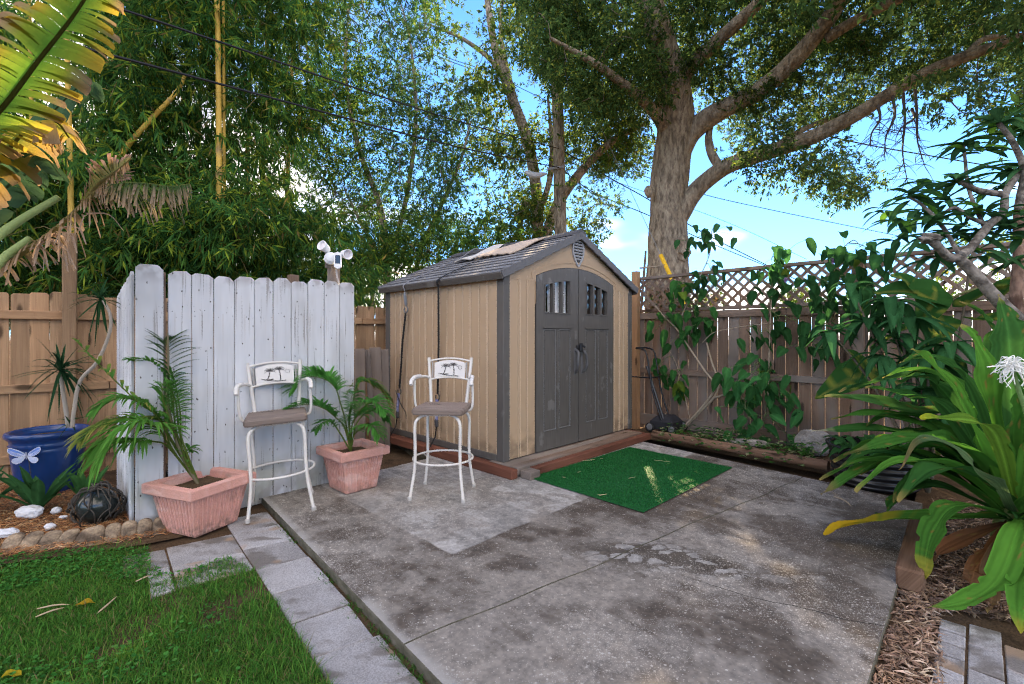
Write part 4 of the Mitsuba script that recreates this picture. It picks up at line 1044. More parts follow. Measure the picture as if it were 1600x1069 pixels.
def strap_assembly(label, y_top, y_bot, kind):
    t = thing('ratchet_strap', label, 'tie down strap', 'tie down straps over the shed'); sid = A3(0, 1, 0)
    ridge = A3(CX, y_top + .18, PEAK + .09)
    dn = np.array([y_bot - y_top, WH + .0])
    def wp(z, off=0.0): return A3(wallx - .03 - off, y_top + (y_bot - y_top) * (WH - z) / WH, z)
    over = [ridge + A3(.9, .05, -.42), ridge + A3(.3, .02, -.11), ridge, roof_pt(y_top + .12, slope_len * .75, .045), roof_pt(y_top + .05, slope_len * .3, .04), roof_pt(y_top, -.0, .03), A3(-OV - .02, y_top, WH - .09)]
    if kind == 1:
        add('cord', S(colored(tube(spline(over, 40), .007, 6), (.22, .22, .24))), 'metal', t)
        add('turnbuckle', S(colored(tube(np.linspace(A3(-OV - .02, y_top, WH - .10), wp(1.66), 6), [.006, .018, .02, .02, .018, .006], 8), (.23, .25, .28))), 'metal', t)
        add('hook', S(colored(hook(wp(1.625), .04, -UP, sid), (.14, .14, .15))), 'metal', t)
        z0 = 1.595
    else:
        add('webbing', S(colored(ribbon(spline(over, 40), .036, .003, sid), DK)), 'paint', t)
        z0 = WH - .09
    add('webbing', S(colored(ribbon([A3(-OV - .02, y_top, z0) if kind == 2 else wp(z0), wp(1.2, .012), wp(.9, .004), wp(.60)], .042 if kind == 1 else .036, .003, sid), DK)), 'paint', t)
    add('hook', S(colored(hook(wp(.565), .036, -UP, sid), (.03, .03, .032))), 'metal', t)
    b = add('buckle_label', S(colored(ribbon([wp(.54, .006), wp(.30, .006)], .046, .012, sid), (.17, .18, .36))), 'paint', t)
    for i in range(4):                                # worn pale print on the label, too worn to read
        z = .50 - i * .05; add('label_print', S(colored(ribbon([wp(z, .0135), wp(z - .028 - .01 * (i % 2), .0135)], .014, .002, sid), (.62, .62, .68))), 'paint', b)
    add('ratchet', S(colored(bx(wp(.30) + A3(-.018, -.028, -.085), wp(.30) + A3(.012, .028, 0), .008), (.06, .06, .065))), 'metal', t)
    add('tail', S(colored(ribbon([wp(.22), wp(.1, .01), A3(-.13, y_bot + .0, -.01)], .024, .003, sid), DK)), 'paint', t)
    return t
strap_assembly('thin cord and black strap with a steel turnbuckle, nearer the back of the shed', 1.69, 1.98, 1)
strap_assembly('black strap with blue buckle label hanging behind the bar stool', .98, 1.10, 2)
k = add('loose_strap_end', S(colored(tube(spline([(-.06, 1.97, .57), (-.09, 1.80, .42), (-.13, 1.62, .33), (-.2, 1.5, .28)], 14), .006, 5), DK)), 'paint'); tag(k, 'loose black strap end curling off the rear tie down', 'strap end')
# pads on the ridge under the straps
def pad(label, y0, y1, s0, s1, col, ripple):
    n, mm = 26, 14; v = []
    for i, s in enumerate(np.linspace(s0, s1, n)):
        for j, y in enumerate(np.linspace(y0, y1, mm)):
            q = roof_pt(y + .05 * math.sin(s * 3), min(s, slope_len), .05 + ripple * math.sin(y * 70 + s * 4) + .012 * math.sin(s * 9 + y * 5) + .02 * math.sin(math.pi * (j / (mm - 1))))
            if s > slope_len: q = q + A3(math.cos(sl), 0, -math.sin(sl)) * (s - slope_len)
            v.append(q)
    v = np.array(v); f = []
    for i in range(n - 1):
        for j in range(mm - 1): f.append((i * mm + j, i * mm + j + 1, (i + 1) * mm + j + 1, (i + 1) * mm + j))
    f = tri(f); v2 = v - A3(-math.sin(sl), 0, math.cos(sl)) * .02; N = len(v)
    per = [j for j in range(mm)] + [i * mm + mm - 1 for i in range(1, n)] + [(n - 1) * mm + j for j in range(mm - 2, -1, -1)] + [i * mm for i in range(n - 2, 0, -1)]
    side = [(per[i], per[(i + 1) % len(per)], N + per[(i + 1) % len(per)], N + per[i]) for i in range(len(per))]
    k = add('roof_pad', S(colored((np.vstack([v, v2]), np.vstack([f[:, ::-1], f + N, tri(side)])), col)), 'paint', None, True); tag(k, label, 'pad', 'pads on the shed ridge'); return k
pad('pale smooth pad on the shed ridge under the thin cord', 1.25, 1.58, .80, slope_len + .25, (.50, .48, .45), .0)
pad('ribbed tan pad on the shed ridge, nearer the gable', .50, 1.20, .84, slope_len + .3, (.46, .37, .29), .008)

# ================================================================= turf mat
def mat():
    c0, a, b = A3(.169, 4.588, 0), A3(1.029, 3.683, 0) - A3(.169, 4.588, 0), A3(2.322, 4.94, 0) - A3(1.029, 3.683, 0)
    n, m_ = 20, 28; v = []
    for i in range(n + 1):
        for j in range(m_ + 1):
            q = c0 + a * i / n + b * j / m_; q[2] = .007 + .006 * meshkit.fbm(np.array([q * 3]), 3, 2)[0]; v.append(q)
    f = [(i * (m_ + 1) + j, (i + 1) * (m_ + 1) + j, (i + 1) * (m_ + 1) + j + 1, i * (m_ + 1) + j + 1) for i in range(n) for j in range(m_)]
    k = thing('turf_mat', 'bright green artificial turf mat in front of the shed doors', 'turf mat')
    add('backing', colored((np.array(v), np.array(f)), (.015, .10, .03)), 'paint', k)
    rng = np.random.default_rng(4); N = 60000; s, t = rng.random((2, N))
    p = c0 + s[:, None] * a + t[:, None] * b; p[:, 2] = .009
    an = rng.uniform(0, 2 * np.pi, N); h = rng.uniform(.008, .016, N); w = .0016
    d = np.c_[np.cos(an), np.sin(an), 0 * an]; e = np.c_[-np.sin(an), np.cos(an), 0 * an] * w
    v = np.stack([p - e, p + e, p + d * (h * .7)[:, None] + UP * h[:, None]], 1).reshape(-1, 3); f = np.arange(3 * N).reshape(-1, 3)
    c = palette(N, [(.03, .20, .05), (.05, .27, .08), (.02, .14, .035)], [3, 2, 2], rng)
    kk = add('pile', (v, f, None, np.repeat(c, 3, 0)), 'leaf', k); tag(kk, kind='stuff')
    for i in range(34):                                  # straw blown onto it
        q = c0 + a * rng.random() + b * rng.random() ** 1.3; an = rng.uniform(-.6, .9); L = rng.uniform(.03, .11)
        if i < 10: add('straw', colored(tube([q + A3(0, 0, .024), q + A3(math.cos(an) * L, math.sin(an) * L, .026)], .002, 4), (.42, .36, .2)), 'paint', k)
mat()

# ================================================================= black tub, rock, flat stone, garden machine
tb = thing('black_tub', 'wide black ribbed tub under the strap leaves at the end of the log', 'tub')
TC = A3(3.42, 4.42, -.0)
prof = [(0, 0), (.30, 0), (.315, .02)] + [(.325 + .05 * z / .36 + .007 * math.sin(z * 105), z) for z in np.linspace(.03, .33, 60)] + [(.39, .345), (.395, .365), (.37, .37), (.35, .35), (.34, .28), (0, .28)]
add('body', fr(colored(lathe(prof, 60), (.012, .012, .013)), TC, A3(1, 0, 0), A3(0, 1, 0)), 'metal', tb, 30 if False else True)
v, f = lathe([(0, .31), (.2, .305), (.345, .29), (.345, .25)], 30); add('potting_soil', fr((v, f), TC, A3(1, 0, 0), A3(0, 1, 0)), 'soil', tb)
c = gr(1277, 716, .0) + A3(.12, .25, .12); v, f = lumpy(.185, .2, 1.8, 3, 4, (1.1, .95, .9)); v = np.array(v); v[:, 2] = np.clip(v[:, 2], -.14, .14)
tag(add('boulder', (v + c, f), 'rock', None, False), 'rough grey limestone boulder between the log and the black tub', 'boulder')
v, f = lumpy(.2, .15, 1.5, 9, 3, (1.3, .7, .22)); c = gr(1172, 700, .02) + A3(.05, .15, .03)
tag(add('flat_stone', (v + c, f), 'rock'), 'flat pale stone slab lying behind the log', 'stone')
gm = thing('garden_machine', 'black tube handled garden machine leaning in the gap beside the shed', 'garden machine')
g0 = A3(1.93, 6.92, 0); gx, gy = unit(A3(.75, -.66, 0)), unit(A3(.66, .75, 0)); BK = (.014, .014, .015)
def G(p): p = np.atleast_2d(np.asarray(p, float)); return g0 + p[:, :1] * gx + p[:, 1:2] * gy + p[:, 2:] * UP
for s in (0, .28): add('handle_tube', colored(tube(G(spline([(.30, s, .14), (.16, s, .55), (.09, s, .95), (.05, s, 1.14), (-.0, s, 1.19), (-.10, s, 1.21)], 24)), .0125, 8), BK), 'metal', gm, True)
add('handle_grip', colored(tube(G([(-.10, -.01, 1.21), (-.10, .29, 1.21)]), .016, 8), BK), 'metal', gm, True)
add('cross_bar', colored(tube(G([(-.18, .0, .78), (.14, .0, .78)]), .010, 8), BK), 'metal', gm); add('cross_bar', colored(tube(G([(.12, 0, .78), (.12, .28, .78)]), .010, 8), BK), 'metal', gm)
add('brace', colored(tube(G([(.05, .02, .95), (.30, .03, .2)]), .02, 8), (.03, .03, .032)), 'metal', gm)
add('deck', colored(fr(hull([(x, y, z) for x in (.12, .46) for y in (-.03, .32) for z in (.05, .16)] + [(.2, .05, .24), (.38, .05, .24), (.2, .25, .24), (.38, .25, .24)]), g0, gx, gy), (.02, .02, .024)), 'paint', gm)
for x in (.14, .46):
    for y in (-.07, .35):
        wh = add('wheel', colored(fr(ring(A3(x, y, .07), .052, .018, 28, 8, A3(1, 0, 0), UP), g0, gx, gy), (.012, .012, .012)), 'paint', gm, True)
        v, f = lathe([(0, -.02), (.045, -.018), (.047, .018), (0, .02)], 18); add('hub', colored(fr((np.c_[v[:, 0] + x, v[:, 2] + y, v[:, 1] + .085], f), g0, gx, gy), (.16, .16, .16)), 'metal', wh)

# ================================================================= pole, wires, guy marker
up_ = thing('utility_pole', 'weathered timber utility pole rising behind the shed', 'utility pole')
pb_, pt_ = at(882, 524, 12.0) * [1, 1, 0], at(866, -60, 12.0)
v, f = tube(np.linspace(pb_, pt_, 24), np.linspace(.17, .13, 24), 14); add('shaft', (v, f), 'oak_bark', up_)
P_HI, P_LO = at(872, 232, 11.86), at(874, 262, 11.86)
add('bracket', colored(tube([P_LO + A3(-.3, 0, -.04), P_LO + A3(.12, 0, .02)], .035, 6), (.3, .31, .33)), 'metal', up_)
sc_ = at(842, 273, 11.6); add('splice_case', colored(tube(spline([sc_ + A3(-.35, 0, .08), sc_ + A3(-.1, 0, -.02), sc_ + A3(.2, 0, .03)], 8), [.02, .07, .08, .08, .075, .07, .05, .02], 8), (.50, .53, .56)), 'metal', up_)
WA, WB = at(145, 0, 3.5), at(141, 78, 3.5)
def wire(label, pts, r, n=40, col=(.012, .012, .013), group='overhead wires'):
    k = add('overhead_wire', colored(tube(spline(pts, n), r, 5), col), 'paint'); tag(k, label, 'wire', group); return k
wire('upper thick black cable from the top left to the utility pole', [WA - (P_HI - WA) * .35, WA, WA + (P_HI - WA) * .5 - UP * .08, P_HI], .010)
wire('lower thick black cable from the top left to the utility pole', [WB - (P_LO - WB) * .35, WB, WB + (P_LO - WB) * .5 - UP * .08, P_LO], .011)
wire('thin cable high up between the pole and the trees on the left', [at(560, -30, 15), at(680, 78, 16), at(760, 112, 17), at(900, 180, 18)], .012)
wire('second thin cable high up on the left of the pole', [at(640, 70, 15), at(720, 102, 16), at(800, 128, 17)], .012)
wire('cable from the pole passing behind the oak trunk to the far right', [P_HI, at(965, 285, 13.5), at(1010, 310, 14.4), at(1110, 370, 16), at(1250, 440, 18)], .016)
wire('cable from the pole sloping down steeply to the right', [P_LO, at(930, 302, 13.5), at(1012, 336, 14.4), at(1120, 384, 16), at(1220, 425, 18)], .014)
wire('thin cable crossing the sky right of the oak trunk', [at(900, 240, 15), at(1075, 297, 16), at(1200, 327, 17), at(1420, 372, 19)], .013)
wire('cable across the sky under the right oak limb', [at(1180, 180, 13), at(1325, 220, 14), at(1480, 248, 15), at(1700, 285, 17)], .018)
wire('faint wire low in the sky above the lattice', [at(900, 262, 20), at(1130, 345, 21), at(1260, 405, 22)], .010)
gw = thing('guy_wire', 'steel guy wire with a bright yellow marker sleeve in front of the oak trunk', 'guy wire')
ga, gb = at(1047, 430, 9.2), at(965, 255, 10.9)
gd = unit(gb - ga); add('wire', colored(tube(np.linspace(ga - gd * 1.9, gb + gd * 1.4, 8), .007, 5), (.25, .26, .27)), 'metal', gw)
add('marker_sleeve', colored(tube(np.linspace(ga - gd * .9, ga + gd * .52, 10), .042, 10), (.75, .46, .02)), 'paint', gw, True)
# ================================================================= plants
GREEN = [(.028, .075, .018), (.045, .11, .024), (.075, .155, .032), (.16, .23, .035)]
OAKC = [(.05, .105, .034), (.08, .155, .046), (.125, .20, .056), (.24, .29, .055)]
LIME = [(.065, .125, .024), (.11, .18, .03), (.19, .25, .035), (.28, .29, .045)]
BAMB = [(.036, .105, .034), (.055, .15, .038), (.09, .20, .042), (.24, .32, .04), (.26, .20, .07)]

def limb(name, pts, radii, parent, mat='oak_bark', n=40, sides=14, rough=.05, seed=0, freq=2.2):
    p = spline(np.array(pts, float), n); r = spline(np.c_[np.array(radii, float)], n)[:, 0]
    m = tube(p, r, sides); v = np.array(m[0]); c = np.vstack([np.repeat(p, sides, 0), p[:1], p[-1:]])
    d = meshkit.fbm(v * freq + seed, 4, seed) - .5
    v = c + (v - c) * (1 + rough * 5 * d)[:, None]
    return add(name, (v, m[1]), mat, parent, True), p, r

def nearest(pts, q):
    d = np.linalg.norm(pts[None] - q[:, None], axis=2); i = d.argmin(1); return pts[i]
def twig_mesh(skel, centres, r0, rng, col, n=6, sag=.12):
    b = MB(); st = nearest(skel, centres); order = np.argsort(np.linalg.norm(st - centres, axis=1)); done = np.asarray(skel)
    for i in order:                                       # every clump hangs on the nearest limb or on a clump already reached
        c = centres[i]; a = done[np.argmin(np.linalg.norm(done - c, axis=1))]; done = np.vstack([done, c])
        mid = (a + c) / 2 + rng.normal(size=3) * .12 * np.linalg.norm(c - a) + UP * sag * np.linalg.norm(c - a)
        b.add(tube(spline([a, mid, c], n), np.linspace(r0 * min(1.5, .4 + .35 * np.linalg.norm(c - a)), r0 * .25, n), 5), col)
    return b.mesh()

# ---------------- the big oak behind the right fence
oak = thing('oak_tree', 'huge live oak with a thick pale trunk rising behind the lattice fence', 'tree')
D = 10.5; hw = lambda px, Y: px / F * Y
_, tp, _r = limb('trunk', [at(1042, 560, D), at(1043, 430, D), at(1044, 340, D), at(1048, 260, D), at(1056, 200, D - .1), at(1050, 130, D - .4), at(1030, 60, D - .7), at(1008, -20, D - 1.0), at(985, -110, D - 1.3)],
                 [.58, .46, .405, .40, .39, .33, .29, .25, .19], oak, n=60, sides=30, rough=.045, seed=1, freq=1.6)
L = [tp]
def ol(pts, r, s, **k):
    _, p, _ = limb('limb', pts, r, oak, rough=.05, seed=s, **k); L.append(p)
ol([at(1062, 240, 10.4), at(1082, 205, 10.3), at(1122, 175, 10.0), at(1185, 142, 9.6), at(1240, 95, 9.2), at(1290, 35, 8.8), at(1335, -30, 8.4), at(1420, -120, 7.8)], [.24, .235, .2, .18, .165, .15, .13, .08], 2)
ol([at(1058, 345, 10.4), at(1078, 310, 10.3), at(1104, 282, 10.2), at(1140, 258, 10.0), at(1205, 236, 9.7), at(1270, 214, 9.3), at(1340, 178, 8.9), at(1400, 140, 8.5), at(1470, 104, 8.0), at(1560, 70, 7.5), at(1720, 20, 6.9)], [.2, .2, .18, .165, .15, .14, .125, .115, .1, .075, .04], 3)
ol([at(1126, 264, 10.05), at(1112, 240, 10.1), at(1107, 215, 10.2), at(1112, 195, 10.3)], [.1, .09, .075, .04], 4, n=16)
ol([at(1050, 150, 10.2), at(1075, 110, 10.0), at(1120, 65, 9.6), at(1180, 10, 9.0), at(1250, -70, 8.2)], [.2, .17, .14, .11, .07], 5)
ol([at(1042, 200, 10.3), at(1020, 172, 10.0), at(985, 140, 9.5), at(930, 100, 9.0), at(860, 60, 8.5)], [.18, .13, .1, .07, .03], 6)
ol([at(1015, 0, 9.6), at(960, -60, 9.0), at(880, -110, 8.2), at(780, -150, 7.4)], [.17, .13, .09, .04], 7)
ol([at(1290, 60, 8.9), at(1360, 20, 8.4), at(1450, -20, 7.6), at(1600, -70, 6.8)], [.11, .09, .07, .03], 8)
ol([at(1200, 238, 9.7), at(1250, 205, 9.9), at(1300, 185, 10.2), at(1360, 165, 10.5)], [.08, .06, .045, .02], 9, n=16)
ol([at(1500, 95, 7.9), at(1540, 60, 7.9), at(1600, 62, 7.8), at(1680, 55, 7.6)], [.05, .045, .04, .02], 10, n=16)
v, f = lumpy(.2, .42, 2.2, 6, 4, (.9, .7, 1.35)); add('burl', (v + at(1066, 388, 10.1), f), 'oak_bark', oak, True)
v, f = lumpy(.11, .3, 2.2, 8, 3, (.9, .7, 1.2)); add('burl', (v + at(1014, 300, 10.2), f), 'oak_bark', oak, True)
SK = np.vstack(L)
rng = np.random.default_rng(21)
c1 = fill([(800, -60), (1640, -60), (1640, 96), (1560, 128), (1478, 128), (1390, 148), (1300, 190), (1170, 222), (1108, 165), (1086, 130), (1020, 150), (1000, 168), (925, 175), (880, 130), (835, 90)], 680, 9.3, 12.0, rng)
c1b = fill([(800, -60), (1000, -60), (1015, 60), (1030, 150), (1000, 165), (900, 165), (840, 90)], 60, 8.4, 10.0, rng)
c2 = np.vstack([at(x + 5 * rng.normal(), y + 5 * rng.normal(), 9.3 + .4 * rng.normal()) for _ in (0, 1) for x, y in ((1258, 262), (1285, 268), (1300, 292), (1318, 262), (1335, 285), (1312, 312), (1348, 296), (1275, 245), (1290, 232), (1332, 306), (1232, 262), (1188, 258), (1265, 285), (1195, 225), (1150, 240), (1225, 232))])
c3 = np.vstack([at(x, y, 7.6 + .4 * rng.normal()) for x, y in ((1530, 150), (1555, 165), (1582, 150), (1600, 178), (1570, 190), (1545, 178), (1500, 142), (1610, 205), (1440, 146), (1480, 150))])
# the rest of the crown, above and to the right of the picture
g = rng.normal(size=(1500, 3)); g = unit(g) * rng.random((1500, 1)) ** .4
c4 = A3(5.6, 7.6, 7.6) + g * A3(5.4, 5.2, 2.9)
proj = np.c_[800 + F * c4[:, 0] / np.maximum(c4[:, 1], .1), HZ - F * (c4[:, 2] - EYE) / np.maximum(c4[:, 1], .1)]
vis = (c4[:, 1] > .5) & (proj[:, 0] > 560) & (proj[:, 0] < 1610) & (proj[:, 1] > -40)
c4 = c4[~vis & (c4[:, 2] > 5.0) & (c4[:, 0] > 3.2)][:420]
inner = np.vstack([c1, c1b, c2, c3])
add('twigs', colored(twig_mesh(SK, np.vstack([inner, c4]), .016, rng, (.12, .09, .07)), (.12, .09, .07)), 'paint', oak); tag(oak + '__twigs', kind='stuff')
m, _, _ = tufts(inner, rng.uniform(.22, .5, len(inner)), 17, 14, .09, .034, OAKC, [3, 4, 3, 1.1], rng, .25, .75, .6, .3)
m2, _, _ = tufts(c4, rng.uniform(.4, .75, len(c4)), 16, 14, .11, .045, OAKC, [3, 4, 3, .8], rng, .25, .75, .6, .3)
b = MB().add(m).add(m2).mesh(); k = add('crown', (b[0], b[1], None, b[3]), 'leaf', oak)
hb = MB()                                             # bare twigs hanging from the lower limb
for px, y0, y1, px2 in ((1411, 143, 285, 1418), (1430, 140, 262, 1446), (1395, 150, 245, 1382), (1372, 165, 230, 1360), (1425, 170, 215, 1400)):
    p = spline([at(px, y0, 8.5), at(px + 3, (y0 * 2 + y1) / 3, 8.4), at((px + px2) / 2 - 4, (y0 + 2 * y1) / 3, 8.4), at(px2, y1, 8.4)], 24)
    hb.add(tube(p, np.linspace(.028, .006, 24), 5))
    for _ in range(26):
        i = rng.integers(4, 24); d = unit(A3(rng.normal(), rng.normal(), -.6 + .4 * rng.normal())); l = rng.uniform(.1, .5)
        q = spline([p[i], p[i] + d * l * .5, p[i] + d * l + A3(rng.normal(), 0, -1) * .12 * l], 5); hb.add(tube(q, np.linspace(.008, .003, 5), 4))
add('bare_twigs', colored(hb.mesh(), (.09, .075, .07)), 'paint', oak)

# ---------------- trees behind the shed
def tree(name, label, trunks, clumps, tufta, mat='pale_bark', group=None, seed=0, tw=.022):
    t = thing(name, label, 'tree', group); sk = []
    rg = np.random.default_rng(seed)
    for i, (pts, r) in enumerate(trunks):
        _, p, _ = limb('trunk' if i == 0 else 'limb', pts, r, t, mat, n=36, sides=12, rough=.04, seed=seed + i); sk.append(p)
    add('twigs', colored(twig_mesh(np.vstack(sk), clumps, tw, rg, (.16, .13, .1)), (.16, .13, .1)), 'paint', t); tag(t + '__twigs', kind='stuff')
    m, _, _ = tufts(clumps, rg=None or rg.uniform(*tufta['rad'], len(clumps)), rng=rg, **tufta['kw']) if False else tufts(clumps, rg.uniform(*tufta['rad'], len(clumps)), rng=rg, **tufta['kw'])
    add('crown', m, 'leaf', t); return t
Y = 13.0
camphor_cl = np.vstack([fill(q, n, 11.6, 14.5, rng) for q, n in (
    ([(690, -60), (800, -60), (770, 60), (700, 75), (650, 30)], 16), ([(700, 130), (770, 110), (800, 160), (770, 250), (715, 230)], 26),
    ([(730, 235), (830, 210), (850, 330), (800, 360), (760, 330), (740, 290)], 34), ([(840, 120), (960, 130), (1005, 185), (1008, 232), (960, 268), (910, 300), (860, 250), (845, 190)], 60),
    ([(938, 195), (1004, 188), (1012, 238), (985, 268), (940, 262)], 26),
    ([(830, 300), (930, 280), (965, 320), (950, 380), (900, 372), (830, 380), (760, 378), (770, 350)], 36), ([(770, 0), (860, 0), (880, 120), (820, 120), (790, 70)], 34), ([(735, 100), (760, 60), (800, 130), (770, 150)], 5))])
tree('camphor_tree', 'tall grey barked tree with sunny yellow green leaf clumps directly behind the shed',
     [([at(842, 530, Y), at(841, 400, Y), at(838, 300, Y), at(824, 220, Y), at(797, 145, Y), at(776, 85, Y), at(764, 20, Y), at(755, -60, Y)], [.2, .17, .16, .15, .13, .115, .09, .05]),
      ([at(790, 128, Y), at(765, 92, Y), at(725, 62, Y), at(690, 46, Y), at(663, 36, Y)], [.08, .065, .05, .035, .015]),
      ([at(805, 160, Y), at(788, 90, Y), at(782, 40, Y), at(790, -40, Y)], [.09, .07, .05, .03]),
      ([at(846, 400, Y), at(866, 330, Y - .1), at(905, 272, Y - .3), at(950, 226, Y - .6), at(990, 202, Y - .8), at(1012, 192, Y - .9)], [.15, .14, .12, .1, .07, .03]),
      ([at(836, 330, Y), at(818, 318, Y), at(812, 380, Y + .3), at(816, 520, Y + .4)], [.06, .07, .09, .11]),
      ([at(842, 330, Y), at(858, 285, Y), at(862, 230, Y - .2), at(856, 150, Y - .4)], [.09, .08, .06, .03])],
     camphor_cl, dict(rad=(.32, .62), kw=dict(twigs=17, per=14, L=.095, W=.042, stops=LIME + OAKC[:2], weights=[4, 4, 2, 1, 1, 2], droop=.15, flat=.7, spread=.6, clump_tone=.4)), seed=31)
thin_cl = np.vstack([fill(q, n, 10.2, 13.2, rng) for q, n in (
    ([(470, 60), (560, 30), (650, 130), (700, 230), (735, 330), (735, 400), (690, 420), (640, 400), (600, 430), (560, 445), (540, 380), (480, 330), (440, 250), (470, 150)], 290),
    ([(490, -60), (690, -60), (690, 70), (640, 130), (560, 60), (500, 60)], 60), ([(640, 150), (720, 150), (735, 260), (680, 260)], 14))])
tree('thicket_tree', 'slender grey stemmed tree with small dense leaves between the bamboo and the shed',
     [([at(606, 530, 11.5), at(604, 420, 11.5), at(600, 360, 11.5), at(590, 310, 11.5), at(560, 230, 11.4), at(540, 120, 11.3), at(545, 10, 11.2)], [.1, .09, .08, .07, .06, .045, .02]),
      ([at(604, 420, 11.5), at(625, 350, 11.6), at(640, 280, 11.7), at(650, 180, 11.8), at(640, 60, 11.8), at(615, -30, 11.8)], [.07, .06, .055, .045, .03, .015]),
      ([at(580, 530, 11), at(582, 440, 11), at(578, 380, 11), at(560, 340, 11), at(540, 300, 11)], [.06, .05, .045, .035, .02]),
      ([at(640, 520, 12), at(655, 400, 12), at(690, 320, 12.2), at(720, 250, 12.4), at(735, 190, 12.4)], [.07, .06, .05, .035, .02])],
     thin_cl, dict(rad=(.3, .6), kw=dict(twigs=17, per=14, L=.075, W=.033, stops=GREEN + [(.16, .2, .035)], weights=[2, 4, 4, 1.4, 1], droop=.2, flat=.75, spread=.6, clump_tone=.45)), seed=33)
# leafy growth further back that closes the view low down behind the fences
def shrub(name, label, poly, n, y0, y1, rad, kw, seed, base, cat='shrub', group=None):
    rg = np.random.default_rng(seed); c = fill(poly, n, y0, y1, rg); t = thing(name, label, cat, group)
    foot = np.array([at(base[0] + 26 * i, 530, (np.mean([y0(base[0]), y1(base[0])]) if callable(y0) else (y0 + y1) / 2)) * [1, 1, 0] for i in range(-2, 3)])
    b = MB()
    for q in foot:
        tpt = q + A3(rg.normal() * .3, rg.normal() * .2, 2.2 + rg.random()); b.add(tube(spline([q, (q + tpt) / 2 + rg.normal(size=3) * .1, tpt], 8), np.linspace(.05, .02, 8), 6))
    add('stem', colored(b.mesh(), (.14, .11, .08)), 'paint', t)
    m, _, _ = tufts(c, rg.uniform(*rad, n), rng=rg, **kw); add('foliage', m, 'leaf', t); return t
KW = dict(twigs=15, per=12, L=.09, W=.04, stops=GREEN + [(.16, .2, .035)], weights=[3, 4, 3, 1, .6], droop=.2, flat=.8, spread=.6, clump_tone=.4)
shrub('back_shrub', 'dark bushy growth just behind the fence between the white boards and the shed', [(500, 380), (700, 330), (800, 360), (830, 400), (780, 440), (600, 480), (500, 470)], 70, 9.0, 12.5, (.35, .6), KW, 41, (640, 0))
KW2 = {**KW, 'stops': LIME + GREEN[:2], 'weights': [3, 3, 2, 1, 1, 1]}
shrub('far_shrub', 'sunlit shrub seen through the left half of the lattice', [(1080, 455), (1200, 470), (1290, 440), (1310, 490), (1200, 500), (1080, 495)], 22, 11.5, 14, (.3, .5), KW2, 42, (1190, 0), group=None)
shrub('far_shrub', 'sunlit yellow green shrub behind the lattice at the right edge', [(1420, 420), (1640, 330), (1800, 330), (1800, 500), (1420, 500)], 50, 8.5, 12, (.3, .5), KW2, 43, (1560, 0))
shrub('far_shrub', 'leafy growth behind the lattice beside the oak trunk', [(1000, 470), (1070, 450), (1110, 470), (1110, 500), (1000, 500)], 10, 9.6, 10.2, (.25, .4), {**KW, 'stops': [(.14, .09, .05), (.2, .13, .07), (.06, .1, .03)], 'weights': [1, 1, 1]}, 44, (1050, 0))

# ---------------- bamboo
def fy(px):                                        # distance of the cedar fence at this bearing
    r = (px - 800) / F; s = (PL[0] - r * PL[1]) / (r * (PR[1] - PL[1]) - (PR[0] - PL[0])); return PL[1] + s * (PR[1] - PL[1])
def bamboo(label, culms, polys, seed, kwx={}):
    t = thing('bamboo_clump', label, 'bamboo'); rg = np.random.default_rng(seed); sk = []
    for pts, r in culms:
        n = 60; p = spline(np.array(pts, float), n); s = np.r_[0, np.cumsum(np.linalg.norm(np.diff(p, axis=0), axis=1))]
        rr = np.linspace(r, r * .6, n); node = np.abs((s / .33) % 1 - .5) > .46
        m = tube(p, rr * (1 + .12 * node), 10); v = m[0]; N = len(v)
        col = np.where(np.r_[np.repeat(node, 10), [0, 0]][:, None] > 0, [[.30, .2, .08]], [[.52, .34, .06]]) * (.85 + .3 * rg.random((N, 1)))
        add('culm', (v, m[1], None, col), 'paint', t, True); sk.append(p)
    cc = np.vstack([fill(q, n, a, b_, rg) for q, n, a, b_ in polys])
    add('branches', colored(twig_mesh(np.vstack(sk), cc[::2], .010, rg, (.2, .17, .07), 5, .2), (.22, .17, .07)), 'paint', t); tag(t + '__branches', kind='stuff')
    kw = dict(twigs=12, per=15, L=.185, W=.025, stops=BAMB, weights=[2, 4, 4, 2.8, .4], droop=.55, flat=.85, spread=.5, clump_tone=.5); kw.update(kwx)
    m, _, _ = tufts(cc, rg.uniform(.28, .58, len(cc)), rng=rg, **kw); add('foliage', m, 'leaf', t)
    return t
f6 = lambda d: (lambda px: fy(px) + d)
def culm(x0, x1, x2, Y, r): return ([at(x0, 540, Y), at((x0 + x1) / 2, 380, Y), at(x1, 200, Y), at(x2, -60, Y), at(x2 - 8, -300, Y)], r)
bamboo('dense green bamboo clump with tall golden canes behind the white boards',
       [culm(342, 342, 338, 6.35, .043), culm(352, 350, 348, 6.5, .024), culm(300, 310, 318, 8.2, .04), culm(410, 412, 420, 8.6, .04), culm(378, 388, 396, 8.0, .035), culm(440, 452, 462, 9.0, .04), culm(250, 255, 262, 7.4, .035),
        ([at(186, 245, 6.1), at(210, 215, 6.1), at(242, 180, 6.15), at(275, 145, 6.2), at(289, 118, 6.25)], .036)],
       [([(170, -60), (470, -60), (490, 40), (460, 130), (470, 200), (440, 260), (480, 340), (570, 420), (570, 470), (170, 470)], 330, f6(.8), f6(2.8)),
        ([(310, 305), (400, 305), (400, 430), (310, 430)], 16, 5.95, 6.25), ([(170, 300), (560, 330), (570, 480), (170, 480)], 120, f6(.6), f6(2.2)), ([(460, -60), (560, -60), (500, 40), (470, 60)], 12, 8.5, 10)], 51)
